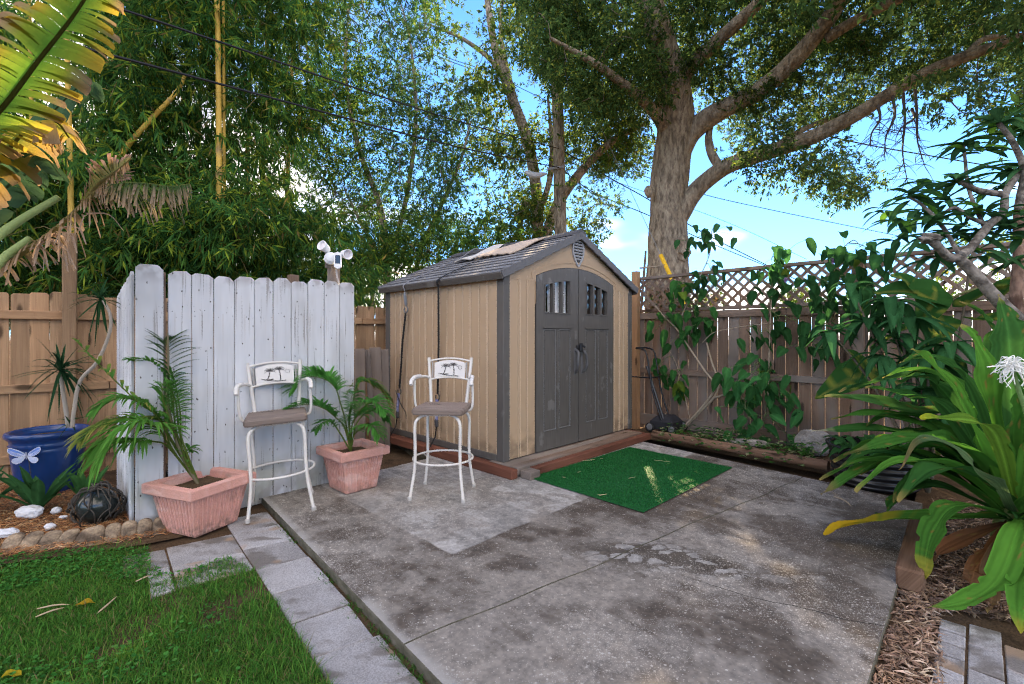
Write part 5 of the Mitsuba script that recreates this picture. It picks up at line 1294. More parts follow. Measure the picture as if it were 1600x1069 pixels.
bamboo('bamboo clump with one speckled yellow cane behind the cedar fence at far left',
       [culm(116, 108, 100, 5.45, .034), culm(60, 50, 44, 6.2, .03), culm(-40, -50, -60, 5.8, .04), ([at(140, 540, 6.6), at(150, 300, 6.6), at(176, 130, 6.7), at(182, -60, 6.8)], .02)],
       [([(-190, 215), (60, 225), (130, 195), (180, 215), (200, 470), (-190, 470)], 190, f6(.6), f6(3.0)), ([(-190, -60), (60, -60), (20, 120), (60, 215), (-190, 215)], 90, f6(1.5), f6(3.5)), ([(130, 150), (175, 160), (190, 230), (120, 225)], 10, f6(1), f6(2)), ([(150, -40), (200, -60), (200, 120), (175, 150), (160, 60)], 16, f6(1), f6(2))], 52)

# ---------------- banana plant at the left
bn = thing('banana_plant', 'banana plant with torn yellowing and withered leaves at the left edge', 'banana plant')
bb = A3(-4.15, 3.1, -.05)
add('pseudostem', colored(tube(spline([bb, bb + A3(.05, 0, .9), bb + A3(.16, -.05, 1.75)], 14), np.linspace(.14, .09, 14), 14), (.2, .24, .08)), 'paint', bn, True)
def torn_leaf(name, rib, half, nseg, cols, droop, seed, rag=.25, wr=.022, dry=.5, side_only=None, up=UP, fullness=1.0, curl=0.0, grpmax=4):
    """a banana blade torn into strips along its side veins"""
    rg = np.random.default_rng(seed); n = nseg + 1; p = spline(np.array(rib, float), n); t = unit(np.gradient(p, axis=0))
    s0 = unit(np.cross(t, up)); b = MB(); b.add(tube(p, np.linspace(wr, .005, n), 7), cols['rib'])
    u = np.linspace(0, 1, n); w = half * np.sin(np.pi * np.clip(u * .93 + .05, 0, 1)) ** .55
    for sd in (-1, 1):
        if side_only and sd != side_only: continue
        grp = 0
        for i in range(nseg):
            if i == grp: grp = i + rg.integers(1, grpmax); dr_ = droop * (0.5 + rg.random()); ln = 1 - rag * rg.random(); dead = rg.random() < dry; tl = rg.normal() * .1
            last = i + 1 == grp
            if rg.random() > fullness: continue
            m = 7; k = np.linspace(0, 1, m)[:, None]
            def edge(j, cut):
                L_ = w[j] * ln * (1 - cut); d = unit(s0[j] * sd + t[j] * (.38 + tl)); nrm = unit(np.cross(s0[j], t[j]))
                q = p[j] + d * L_ * k - UP * (dr_ * L_ * k ** 2) + nrm * (.05 * L_ * np.sin(k * 3)) + curl * UP * L_ * k ** 3 * .4
                return q
            a = edge(i, 0); c = edge(i + 1, .12 * rg.random() if last else 0)
            if last: c = c * .97 + a * .03
            v = np.vstack([a, c]); f = [(x, x + 1, m + x + 1, m + x) for x in range(m - 1)]
            kk = np.vstack([k, k])[:, 0]; fresh = np.asarray(cols['in']) ; out = np.asarray(cols['dead'] if dead else cols['out']); mid = np.asarray(cols['mid'])
            q1 = np.clip(kk / .55, 0, 1)[:, None]; q2 = np.clip((kk - .5) / .45, 0, 1)[:, None]
            col = (fresh * (1 - q1) + mid * q1) * (1 - q2) + out * q2
            b.add((v, f, None, col * (1 + .25 * (rg.random() - .5))))
    m = b.mesh(); return add(name, (m[0], m[1], None, m[3]), 'leaf', bn)
YEL = dict(rib=(.12, .13, .03), mid=(.25, .31, .03), out=(.50, .34, .04), dead=(.34, .22, .12)); YEL['in'] = (.08, .22, .025)
k = torn_leaf('leaf', [at(-150, 300, 2.75), at(-60, 225, 2.65), at(0, 172, 2.55), at(62, 92, 2.45), at(118, 20, 2.38), at(165, -55, 2.3)], .27, 84, YEL, .25, 61, .25, .018, .35); tag(k, 'torn yellow and lime banana leaf at the top left')
k = torn_leaf('leaf', [at(-60, 300, 3.0), at(-10, 260, 2.9), at(40, 205, 2.85), at(85, 190, 2.9), at(108, 215, 3.0)], .22, 44, dict(rib=(.2, .2, .06), mid=(.45, .30, .05), out=(.36, .25, .13), dead=(.36, .25, .15), **{'in': (.16, .22, .03)}), .9, 62, .3, .014, .7)
GRY = dict(rib=(.14, .2, .09), mid=(.06, .12, .055), out=(.05, .10, .05), dead=(.07, .12, .05)); GRY['in'] = (.06, .13, .055)
k = torn_leaf('leaf', [at(-30, 275, 3.3), at(30, 230, 3.4), at(85, 172, 3.5), at(128, 132, 3.6), at(142, 150, 3.65)], .24, 22, GRY, .35, 63, .05, .012, 0); tag(k, 'dusky green banana leaf behind the yellow one')
torn_leaf('leaf', [at(-120, 300, 3.0), at(-40, 262, 3.0), at(20, 240, 3.0), at(70, 248, 3.0), at(95, 275, 3.0)], .16, 16, GRY, .5, 64, .15, .012, .1)
torn_leaf('leaf', [at(-100, 400, 3.3), at(-30, 330, 3.3), at(20, 285, 3.3), at(60, 262, 3.3)], .2, 18, GRY, .4, 65, .15, .012, .1)
DRY = dict(rib=(.30, .25, .1), mid=(.26, .17, .09), out=(.42, .28, .18), dead=(.46, .33, .23)); DRY['in'] = (.22, .2, .08)
k = torn_leaf('leaf', [at(-10, 425, 2.9), at(40, 392, 2.9), at(85, 360, 2.9), at(130, 318, 2.95), at(165, 285, 3.0), at(200, 252, 3.05)], .18, 90, DRY, 1.3, 66, .65, .018, .8, fullness=.7, grpmax=3); tag(k, 'withered tan banana leaf with shredded edges over the post')
k = torn_leaf('leaf', [at(128, 322, 2.97), at(152, 290, 3.0), at(178, 270, 3.0), at(204, 248, 3.05)], .19, 70, dict(rib=(.3, .25, .1), mid=(.30, .25, .1), out=(.46, .26, .2), dead=(.44, .27, .22), **{'in': (.26, .25, .08)}), -.15, 67, .4, .014, .8, grpmax=3)
GB = dict(rib=(.2, .22, .07), mid=(.07, .12, .045), out=(.32, .24, .15), dead=(.40, .30, .21)); GB['in'] = (.08, .14, .04)
k = torn_leaf('leaf', [at(150, 305, 3.0), at(190, 288, 3.0), at(230, 288, 3.02), at(265, 292, 3.05), at(296, 288, 3.1)], .18, 84, GB, 1.1, 68, .3, .012, .5, grpmax=3); tag(k, 'drooping green banana leaf with dry brown tips reaching over the fence')
for i, (a, b_, c) in enumerate(((at(-60, 415, 2.8), at(20, 352, 2.9), at(92, 308, 3.0)), (at(-60, 460, 2.75), at(10, 400, 2.85), at(48, 372, 2.9)))):
    add('petiole', colored(tube(spline([bb + A3(.16, -.05, 1.6), a, b_, c], 20), np.linspace(.035, .02, 20), 8), (.22, .29, .10)), 'paint', bn, True)
rg = np.random.default_rng(8)
for i in range(16):                                   # dry ribbons hanging off the withered leaf
    s = at(rg.uniform(40, 140), 0, 2.88); s[2] = EYE + (HZ - (395 - .62 * (800 + F * s[0] / s[1] - 40))) / F * 2.88
    e = s + A3(rg.uniform(-.05, .22), rg.uniform(-.1, .1), -rg.uniform(.06, .22)); mdl = (s + e) / 2 + A3(.02, 0, .05)
    m = strap(spline([s, mdl, e], 9), np.linspace(.014, .004, 9), fold=.6, cols=3, color=(.46, .34, .25), twist=rg.normal() * 1.5, seed=i); add('dry_ribbon', m, 'leaf', bn)

# ---------------- dracaena in the blue pot
dc = thing('dracaena_plant', 'spiky dracaena with two thin pale bent stems in the blue pot', 'dracaena')
YD = 4.05
def rosette(parent, c, n, L, W, rg, col, axis=UP, hang=.5):
    r_ = key('leaf_crown', parent); ax = unit(axis)
    b = MB()
    for i in range(n):
        d = rg.normal(size=3); d = unit(d + ax * rg.uniform(-.5, 1.2)); l = L * rg.uniform(.65, 1.1)
        add('leaf', leafy(c - ax * .05 * rg.random(), d, l, W, hang * rg.uniform(.2, 1.2), lambda n_, w_: w_ * np.maximum(.05, (1 - np.linspace(0, 1, n_)) ** .55 * np.minimum(1, .5 + np.linspace(0, 1, n_) * 4)), 7, fold=.4, cols=3, color=np.asarray(col) * rg.uniform(.7, 1.5), seed=i), 'leaf', r_)
rg = np.random.default_rng(71)
add('stem', colored(tube(spline([at(113, 668, YD), at(116, 640, YD), at(125, 596, YD), at(150, 568, YD), at(165, 538, YD), at(173, 510, YD), at(171, 488, YD), at(161, 470, YD)], 40), np.linspace(.016, .012, 40), 8), (.40, .34, .27)), 'paint', dc, True)
add('stem', colored(tube(spline([at(107, 668, YD), at(103, 640, YD), at(98, 610, YD), at(95, 585, YD)], 20), np.linspace(.018, .014, 20), 8), (.36, .31, .25)), 'paint', dc, True)
rosette(dc, at(157, 462, YD), 34, .27, .0125, rg, (.028, .075, .03), hang=.5)
rosette(dc, at(95, 574, YD), 46, .36, .0145, rg, (.025, .07, .03), hang=.6)
rosette(dc, at(109, 656, YD), 8, .14, .014, rg, (.03, .08, .03), hang=.3)

# ---------------- potted palms
def frond(parent, pts, n, L, W, col, seed, stalk=.3, tip=None, droop=.45, base_r=.008, vee=.5, ragged=0.0, tone=1.0):
    rg = np.random.default_rng(seed); p = spline(np.array(pts, float), 40); fr_ = None
    b = MB(); b.add(tube(p, np.linspace(base_r, .002, 40), 6), (.16, .22, .05))
    t = unit(np.gradient(p, axis=0)); ll = np.linspace(stalk, .985, n)
    for i, s in enumerate(ll):
        q = s * 39; j = int(q); a = p[j] + (p[min(j + 1, 39)] - p[j]) * (q - j); tt = t[j]; sd = unit(np.cross(tt, UP + A3(.05, .02, 0))); nn = unit(np.cross(sd, tt))
        x = (s - stalk) / (1 - stalk); l = L * (math.sin(math.pi * min(1, .16 + x * .80)) ** .6) * rg.uniform(.85, 1.1)
        for sg in (-1, 1):
            if rg.random() < ragged: continue
            d = unit(sd * sg + tt * (.5 + .7 * x) + nn * vee * (.7 + .5 * rg.random()))
            m = leafy(a, d, l, W, droop * rg.uniform(.5, 1.3), lance, 6, fold=.5, cols=3, color=np.asarray(col) * rg.uniform(.75, 1.3) * tone, seed=int(seed * 100 + i), tip=tip)
            b.add(m)
    m = b.mesh(); return add('frond', (m[0], m[1], None, m[3]), 'leaf', parent)
p1 = thing('areca_palm', 'tall sparse palm with one upright frond in the left pink planter', 'palm', 'palms in the pink planters')
B1 = P1c + A3(-.03, .02, .31); G1, G2 = (.10, .26, .05), (.12, .30, .055)
def a1(px, py, d=0.0): return at(px, py, 3.5 + d)
stm = spline([B1 + A3(0.02, 0, -.05), a1(276, 690), a1(262, 620), a1(263, 560), a1(262, 520)], 30)
k = add('stem', colored(tube(stm, np.linspace(.014, .006, 30), 8), (.13, .11, .06)), 'paint', p1, True)
frond(p1, [a1(270, 640), a1(264, 590), a1(262, 545, .02), a1(258, 530, .05)], 17, .26, .011, (.045, .10, .03), 1, .15, None, .35, .006)
for i, (pts, n, L, st, kw) in enumerate((
    ([B1, a1(268, 690), a1(245, 650, -.1), a1(215, 628, -.2), a1(165, 580, -.3), a1(118, 532, -.35)], 15, .20, .5, dict(tip=(.2, .9, (.35, .33, .08)), ragged=.35)),
    ([B1, a1(266, 700), a1(250, 672, -.15), a1(220, 660, -.25), a1(185, 675, -.35), a1(148, 725, -.45)], 34, .30, .3, dict(droop=.7)),
    ([B1, a1(264, 700), a1(240, 690, -.1), a1(208, 690, -.2), a1(175, 690, -.2), a1(150, 705, -.2)], 24, .22, .45, dict(droop=.8)),
    ([B1, a1(268, 700), a1(255, 660, -.05), a1(220, 655, -.1), a1(170, 660, -.2), a1(125, 690, -.25)], 26, .24, .45, dict(tip=(.1, .8, (.36, .36, .09)), droop=.6)),
    ([B1, a1(276, 690), a1(264, 650, -.1), a1(255, 625, -.15), a1(253, 600, -.2)], 16, .20, .35, dict(vee=.8)),
    ([B1, a1(280, 690), a1(272, 650), a1(270, 615, -.1), a1(262, 600, -.15)], 14, .19, .4, dict(vee=.9)),
    ([B1, a1(282, 680), a1(272, 620, .08), a1(240, 575, .0), a1(200, 562, -.1)], 22, .2, .4, dict(vee=.6)),
    ([B1, a1(270, 690), a1(236, 640, -.1), a1(190, 622, -.2), a1(148, 642, -.3)], 24, .22, .35, dict(droop=.6)),
    ([B1, a1(288, 715), a1(296, 700, .05), a1(302, 706, .1)], 9, .10, .2, dict(vee=.6)),
    ([B1, a1(284, 700), a1(282, 650, .05), a1(274, 600, .08), a1(266, 575, .1)], 10, .15, .6, dict(vee=.8)))):
    frond(p1, pts, int(n * 1.25), L, .0108, G2 if i in (1, 2) else G1, 10 + i, st, **kw)
p2 = thing('areca_palm', 'short bushy palm with spreading fronds in the right pink planter', 'palm', 'palms in the pink planters')
B2 = P2c + A3(-.02, 0, .33)
def a2(px, py, d=0.0): return at(px, py, 4.3 + d)
for i, (pts, n, L, st, kw) in enumerate((
    ([B2, a2(540, 660), a2(532, 630), a2(523, 605), a2(505, 592), a2(480, 590, -.1), a2(457, 612, -.2)], 28, .27, .45, dict(vee=.9, droop=.35)),
    ([B2, a2(538, 668), a2(524, 652), a2(505, 638, -.1), a2(478, 632, -.2), a2(448, 640, -.25)], 24, .19, .4, dict(vee=.9, droop=.4)),
    ([B2, a2(546, 660), a2(552, 625), a2(560, 600), a2(572, 596, .05), a2(590, 606, .1), a2(606, 622, .1)], 26, .2, .4, dict(tip=(.3, .9, (.2, .17, .05)), droop=.6)),
    ([B2, a2(550, 665), a2(558, 650), a2(566, 638, -.1), a2(585, 628, -.2), a2(603, 645, -.3)], 26, .24, .35, dict(vee=.7, droop=.5)),
    ([B2, a2(545, 655), a2(548, 635, -.05), a2(550, 618, -.1), a2(562, 612, -.15)], 14, .15, .4, dict(vee=.5, droop=.5)),
    ([B2, a2(530, 675), a2(518, 660), a2(505, 660, -.1), a2(494, 672, -.15)], 12, .12, .35, dict()),
    ([B2, a2(553, 680), a2(568, 668, -.1), a2(582, 666, -.2), a2(592, 682, -.25)], 16, .17, .3, dict(droop=.6)),
    ([B2, a2(556, 665), a2(572, 645, .1), a2(590, 640, .2), a2(600, 655, .25)], 18, .16, .4, dict(droop=.6)),
    ([B2, a2(541, 675), a2(541, 660, -.05), a2(545, 650, -.1)], 10, .13, .2, dict(vee=.8)))):
    frond(p2, pts, int(n * 1.2), L, .0125, (.095, .29, .055) if i in (0, 3, 6) else (.075, .23, .05), 40 + i, st, **kw)

# ---------------- low broad leaved plants in the left bed
def rosette_plant(label, c, n, L, W, col, seed, cat='bedding plant', name='broad_leaved_plant', lo=1.0, hi=4.0, hang=.3):
    t = thing(name, label, cat); rg = np.random.default_rng(seed)
    for i in range(n):
        a = 2 * np.pi * (i * .382 + .1 * rg.random()); e = rg.uniform(lo, hi)
        add('leaf', leafy(c + A3(0, 0, .02), A3(math.cos(a), math.sin(a), e), L * rg.uniform(.7, 1.15), W * rg.uniform(.8, 1.15), hang * rg.uniform(.5, 1.3), lance, 9, fold=.3, cols=5, wave=(.003, 2), color=np.asarray(col) * rg.uniform(.75, 1.35), seed=i, vein=np.asarray(col) * 1.6), 'gloss_leaf', t)
    return t
rosette_plant('broad dark green leaved plant in front of the blue pot', A3(-3.75, 3.72, -.02), 17, .52, .044, (.045, .125, .04), 81)
rosette_plant('smaller green leaved plant between the blue pot and the glass ball', A3(-3.50, 3.86, -.02), 12, .42, .038, (.05, .14, .04), 82)
rosette_plant('dark leaved plant cut by the left edge of the photo', A3(-4.15, 3.68, -.02), 15, .52, .044, (.04, .115, .04), 83, hang=.35)

# ---------------- climbing shrub on the right fence
cs = thing('climbing_shrub', 'straggly large leaved shrub trained along the lattice fence', 'shrub')
def fw(px, py, d=.3):                                 # a point d metres in front of the right fence at this bearing
    r = (px - 800) / F; s = (FO[0] - r * FO[1]) / (r * FX[1] - FX[0]); q = FO + FX * s - FY * d; Yq = q[1]; return at(px, py, Yq)
stems = [([fw(1066, 672, .3), fw(1092, 645, .3), fw(1118, 618, .28), fw(1122, 595, .25), fw(1112, 565, .2), fw(1104, 535, .2)], .022), ([fw(1068, 668, .33), fw(1098, 635, .32), fw(1117, 605, .3), fw(1100, 578, .3), fw(1078, 545, .3), fw(1058, 515, .28), fw(1038, 495, .25), fw(1024, 478, .3)], .018),
         ([fw(1116, 622, .3), fw(1140, 615, .33), fw(1152, 618, .35), fw(1165, 625, .4)], .016), ([fw(1098, 535, .2), fw(1115, 520, .25), fw(1150, 512, .25), fw(1200, 505, .25)], .007), ([fw(1078, 655, .3), fw(1068, 610, .3), fw(1055, 565, .3), fw(1040, 540, .3)], .006),
         ([fw(1060, 505, .3), fw(1085, 450, .35), fw(1108, 400, .4), fw(1112, 362, .45)], .009), ([fw(1200, 620, .35), fw(1203, 520, .3), fw(1208, 430, .35), fw(1216, 398, .4)], .009), ([fw(1290, 560, .3), fw(1295, 470, .35), fw(1310, 400, .4), fw(1325, 380, .4)], .009), ([fw(1000, 419, .3), fw(1022, 417, .35), fw(1038, 414, .3)], .014)]
for p, r in stems: add('stem', colored(tube(spline(np.array(p), 30), np.linspace(r, r * .55, 30), 7), (.32, .26, .19)), 'paint', cs, True)
rg = np.random.default_rng(91)
PET = MB(); STEM_PTS = np.vstack([spline(np.array(p), 40) for p, _ in stems])
def leaf_cluster(parent, spots, L, W, col, rg, shape=heart, n_each=7, spread=.14, hang=1.2, yellow=.03, mat='leaf'):
    for (px, py, d) in spots:
        c = fw(px, py, d); a = STEM_PTS[np.argmin(np.linalg.norm(STEM_PTS - c, axis=1))]
        PET.add(tube(spline([a, (a + c) / 2 + UP * .05, c], 8), np.linspace(.006, .003, 8), 5), (.13, .15, .06))
        for _ in range(n_each):
            o = rg.normal(size=3) * spread * [1, .6, .8]; a = rg.uniform(0, 2 * np.pi)
            cc = np.asarray(col) * rg.uniform(.6, 1.5) if rg.random() > yellow else np.array((.16, .26, .04)) * rg.uniform(.6, 1.1)
            dd = A3(math.cos(a) * .7, math.sin(a) * .5 - .3, rg.uniform(-1.2, -.1))
            PET.add(tube(spline([c, c + o * .55 + UP * .025, c + o + unit(dd) * .01], 5), .0022, 4), (.10, .17, .05))
            add('leaf', leafy(c + o, dd, L * rg.uniform(.6, 1.2), W * rg.uniform(.75, 1.15), hang * rg.uniform(.1, .6), shape, 8, fold=rg.uniform(.1, .7), cols=5, wave=(rg.uniform(.003, .012), 1.5), twist=rg.normal() * .7, color=cc, seed=int(rg.integers(1e6)), up=UP - A3(0, .7, 0), vein=cc * 1.5), mat, parent)
DG = (.04, .135, .035)
leaf_cluster(cs, [(1040, 500, .3), (1062, 470, .35), (1085, 485, .3), (1075, 515, .3), (1105, 510, .3), (1060, 445, .35)], .19, .065, DG, rg, n_each=7)
leaf_cluster(cs, [(1105, 385, .4), (1118, 362, .45), (1090, 372, .4), (1110, 420, .4), (1095, 440, .35)], .15, .05, (.035, .105, .035), rg, n_each=7, spread=.11)
leaf_cluster(cs, [(1150, 600, .4), (1165, 640, .45), (1185, 600, .4), (1195, 650, .45), (1180, 570, .35), (1215, 610, .4), (1160, 665, .45), (1205, 580, .35)], .21, .062, (.055, .185, .055), rg, n_each=8, spread=.17)
leaf_cluster(cs, [(1046, 590, .3), (1066, 580, .3), (1062, 610, .3), (1032, 570, .3)], .15, .055, DG, rg, n_each=5, spread=.1, yellow=.18)
leaf_cluster(cs, [(1205, 405, .4), (1225, 398, .4), (1195, 440, .4), (1220, 440, .4), (1210, 490, .35), (1190, 520, .3)], .17, .06, (.035, .115, .035), rg, n_each=7, spread=.12)
leaf_cluster(cs, [(1300, 420, .4), (1322, 395, .4), (1310, 450, .4), (1285, 470, .4), (1300, 500, .35), (1270, 440, .4), (1345, 385, .45), (1325, 470, .4), (1240, 500, .35), (1255, 540, .3), (1280, 545, .35), (1345, 440, .4), (1370, 400, .45), (1365, 445, .4)], .17, .06, (.035, .115, .035), rg, n_each=7, spread=.13)
m = PET.mesh(); tag(add('petioles', (m[0], m[1], None, m[3]), 'paint', cs), kind='stuff')
for px, py in ((1298, 400), (1228, 437), (1318, 392), (1302, 408)):
    c = fw(px, py, .5)
    for i in range(6):
        a = i * np.pi / 3; add('petal', leafy(c, A3(math.cos(a), -.5, math.sin(a)), .045, .018, .2, heart, 6, fold=.2, cols=3, color=(.36, .25, .5), seed=i), 'leaf', cs)

# small variegated ground cover along the fence foot
def ground_cover():
    rg = np.random.default_rng(95); b = MB()
    for i in range(520):
        px = rg.uniform(1030, 1275); s = (px - 1030) / 245; py = 668 + 34 * s + rg.normal() * 7 + (8 if s > .5 else 0)
        c = gr(px, py + 12, 0.0) + A3(0, 0, rg.uniform(.02, .16)); a = rg.uniform(0, 2 * np.pi)
        col = [(.05, .15, .03), (.09, .22, .04), (.40, .42, .22), (.03, .09, .03)][rg.choice(4, p=[.4, .25, .12, .23])]
        b.add(leafy(c, A3(math.cos(a), math.sin(a), .5), rg.uniform(.05, .1), rg.uniform(.016, .03), .5, heart, 6, fold=.25, cols=3, color=col, seed=i, stripe=(.12, (.5, .5, .3))))
    m = b.mesh(); tag(add('ground_cover', (m[0], m[1], None, m[3]), 'leaf'), 'small bright variegated leaves covering the soil behind the log', 'ground cover', kind='stuff')
ground_cover()

# ---------------- large variegated climbing leaves (on the fence, right)
po = thing('pothos_vine', 'climbing vine with very large yellow streaked leaves on the right of the fence', 'vine')
add('stem', colored(tube(spline([fw(1400, 640, .25), fw(1405, 560, .2), fw(1440, 500, .2), fw(1500, 460, .2), fw(1580, 440, .2)], 24), .014, 7), (.15, .17, .06)), 'paint', po, True)
add('stem', colored(tube(spline([fw(1480, 640, .25), fw(1500, 520, .15), fw(1512, 440, .15), fw(1516, 400, .15)], 24), .012, 7), (.09, .075, .05)), 'paint', po, True)
for i, (bx_, by_, tx, ty, w, L_, d, st) in enumerate((
    (1372, 578, 1298, 612, .15, .42, .5, .42), (1352, 600, 1330, 560, .08, .24, .4, .4), (1480, 475, 1392, 462, .17, .5, .45, .18), (1462, 455, 1440, 500, .1, .3, .5, .3), (1505, 480, 1560, 455, .16, .45, .4, .25),
    (1520, 500, 1590, 520, .17, .45, .45, .25), (1470, 492, 1455, 530, .1, .3, .55, .3), (1560, 470, 1610, 430, .15, .4, .4, .2), (1402, 545, 1440, 575, .13, .34, .45, .4), (1390, 640, 1440, 655, .13, .32, .5, .4), (1440, 560, 1490, 590, .12, .32, .5, .3), (1370, 545, 1410, 520, .12, .3, .4, .3), (1530, 560, 1575, 600, .15, .4, .45, .2), (1500, 590, 1450, 610, .13, .36, .5, .25), (1430, 470, 1400, 440, .1, .28, .4, .3))):
    a, t_ = fw(bx_, by_, d + .3), fw(tx, ty, d + .42); t_ = a + (t_ - a) * 1.35; w = w * 1.35; st = st * .7; g_ = (.04, .125, .03)
    c = spline([a, (a + t_) / 2 + A3(0, -.05, .05), t_], 15)
    add('leaf', strap(c, heart(15, w), fold=.3, cols=9, wave=(.008, 2), color=g_, stripe=(st, (.24, .28, .05)), vein=(.25, .27, .06), seed=i, up=UP - A3(0, .8, 0)), 'gloss_leaf', po)

# ---------------- low shrub with long drooping leaves in front of the lattice
ls_ = thing('drooping_shrub', 'dark green shrub with long drooping leaves between the vine and the lily', 'shrub')
rg = np.random.default_rng(97)
sc0 = at(1450, 640, 4.2)
for (px, py, Yc, n, L_) in ((1352, 500, 4.5, 14, .38), (1300, 520, 4.6, 10, .34), (1420, 500, 4.2, 14, .38), (1380, 560, 4.3, 14, .36), (1480, 540, 4.0, 14, .4), (1395, 470, 4.3, 14, .38), (1400, 530, 4.3, 14, .34), (1450, 560, 4.1, 14, .36), (1330, 450, 4.6, 8, .3), (1440, 610, 4.0, 14, .36), (1500, 640, 3.8, 14, .38)):
    c = at(px, py, Yc); add('stem', colored(tube(spline([sc0 * [1, 1, 0], (sc0 * [1, 1, .6] + c * [1, 1, .9]) / 2, c], 16), np.linspace(.02, .008, 16), 6), (.12, .10, .07)), 'paint', ls_, True)
    for i in range(n):
        a = 2 * np.pi * i / n + rg.random(); cc = np.array((.038, .12, .042)) * rg.uniform(.6, 1.5)
        add('leaf', leafy(c + rg.normal(size=3) * .02, A3(math.cos(a), math.sin(a), rg.uniform(-.1, .7)), L_ * rg.uniform(.7, 1.15), .040 * rg.uniform(.8, 1.3), rg.uniform(.5, 1.1), lance, 10, fold=.3, cols=3, color=cc, seed=int(rg.integers(1e6)), vein=cc * 1.8), 'gloss_leaf', ls_)

# ---------------- plumeria at the right
pm = thing('plumeria_tree', 'pale knobbly branched plumeria tree with long leaves leaning in from the right edge', 'tree')
tr = [([at(1800, 720, 2.9), at(1720, 600, 3.0), at(1640, 540, 3.05), at(1570, 480, 3.1), at(1520, 425, 3.15), at(1496, 402, 3.15)], [.06, .052, .046, .04, .035, .031]),
      ([at(1498, 404, 3.15), at(1482, 402, 3.15), at(1468, 388, 3.12), at(1456, 376, 3.1)], [.029, .027, .026, .03]),
      ([at(1500, 400, 3.15), at(1516, 388, 3.2), at(1545, 352, 3.3), at(1568, 330, 3.35), at(1572, 300, 3.4), at(1600, 262, 3.45)], [.03, .028, .026, .024, .023, .02]),
      ([at(1568, 304, 3.4), at(1530, 298, 3.35), at(1508, 288, 3.3), at(1495, 278, 3.3)], [.022, .02, .018, .014]),
      ([at(1590, 330, 3.4), at(1600, 270, 3.4), at(1584, 225, 3.4), at(1560, 192, 3.4)], [.022, .02, .019, .016]),
      ([at(1545, 352, 3.3), at(1516, 340, 3.3), at(1490, 325, 3.3), at(1462, 345, 3.3)], [.014, .013, .012, .01]),
      ([at(1540, 360, 3.3), at(1515, 300, 3.5), at(1508, 250, 3.6), at(1506, 225, 3.6)], [.013, .012, .01, .008]),
      ([at(1500, 400, 3.2), at(1470, 350, 3.3), at(1440, 320, 3.4), at(1420, 308, 3.4)], [.014, .012, .01, .008])]
for i, (p, r) in enumerate(tr): limb('branch', p, r, pm, 'grey_bark', n=26, sides=12, rough=.03, seed=70 + i, freq=9)
v, f = lumpy(.048, .5, 2.5, 3, 3, (1.3, .9, .7)); add('branch_stump', (v + at(1453, 372, 3.1), f), 'grey_bark', pm)
rg = np.random.default_rng(99)
for (px, py, Yc, n, L_, tilt) in ((1500, 285, 3.3, 16, .33, .3), (1508, 230, 3.6, 15, .36, .1), (1560, 192, 3.4, 15, .36, .3), (1420, 308, 3.4, 15, .32, .1), (1462, 345, 3.3, 16, .34, .2), (1600, 262, 3.45, 16, .38, .2), (1540, 330, 3.3, 14, .34, .3), (1570, 360, 3.4, 16, .36, .2), (1610, 330, 3.3, 14, .36, .2), (1450, 372, 3.3, 10, .3, .0), (1535, 395, 3.3, 10, .34, .1), (1590, 410, 3.4, 12, .34, .1), (1480, 315, 3.6, 12, .34, .2), (1440, 285, 3.7, 9, .3, .2), (1530, 240, 3.8, 9, .3, .2), (1575, 270, 3.6, 9, .3, .2), (1410, 345, 3.6, 9, .3, .0), (1490, 365, 3.5, 10, .3, .1), (1550, 300, 3.7, 10, .3, .2), (1600, 210, 3.7, 10, .3, .2), (1525, 360, 3.6, 10, .32, .0), (1440, 330, 3.8, 9, .3, .1), (1590, 370, 3.6, 10, .3, .1), (1465, 400, 3.5, 10, .3, -.1), (1400, 375, 3.7, 8, .28, -.1), (1385, 330, 3.7, 7, .28, .0)):
    c = at(px, py, Yc)
    for i in range(n):
        a = 2 * np.pi * i * .382 + rg.random() * .5; e = rg.uniform(-.35, .55) + tilt; cc = np.array((.034, .095, .036)) * rg.uniform(.65, 1.5)
        if rg.random() < .08: cc = np.array((.10, .24, .03))
        add('leaf', leafy(c + rg.normal(size=3) * .015, A3(math.cos(a), math.sin(a), e), L_ * .82 * rg.uniform(.6, 1.1), .029 * rg.uniform(.8, 1.25), rg.uniform(.15, .6), lance, 9, fold=.28, cols=3, color=cc, seed=int(rg.integers(1e6)), vein=cc * 1.7), 'gloss_leaf', pm)
# slim reddish trunk beside it
st_ = thing('slim_trunk', 'slim reddish brown upright trunk at the right edge in front of the lattice', 'tree')
limb('trunk', [at(1588, 720, 3.9), at(1590, 560, 3.9), at(1588, 470, 3.9), at(1592, 400, 3.9), at(1598, 300, 3.9), at(1640, 180, 3.9)], [.05, .046, .042, .04, .036, .03], st_, 'slim_bark', n=30, sides=12, rough=.04, seed=77, freq=5)
M['slim_bark'] = two(bumped(principled(proc(bark((.10, .06, .045), (.30, .20, .15), 22, 12)), .9, specular=.1), grit, .004)); scene['slim_bark'] = M['slim_bark']
cc_ = np.array([at(1650, 170, 3.9), at(1700, 140, 3.9), at(1680, 200, 3.7)]); m, _, _ = tufts(cc_, .35, 14, 12, .12, .05, GREEN, [1, 2, 2, .5], np.random.default_rng(3), .2, .8, .6, .2); add('crown', m, 'leaf', st_)

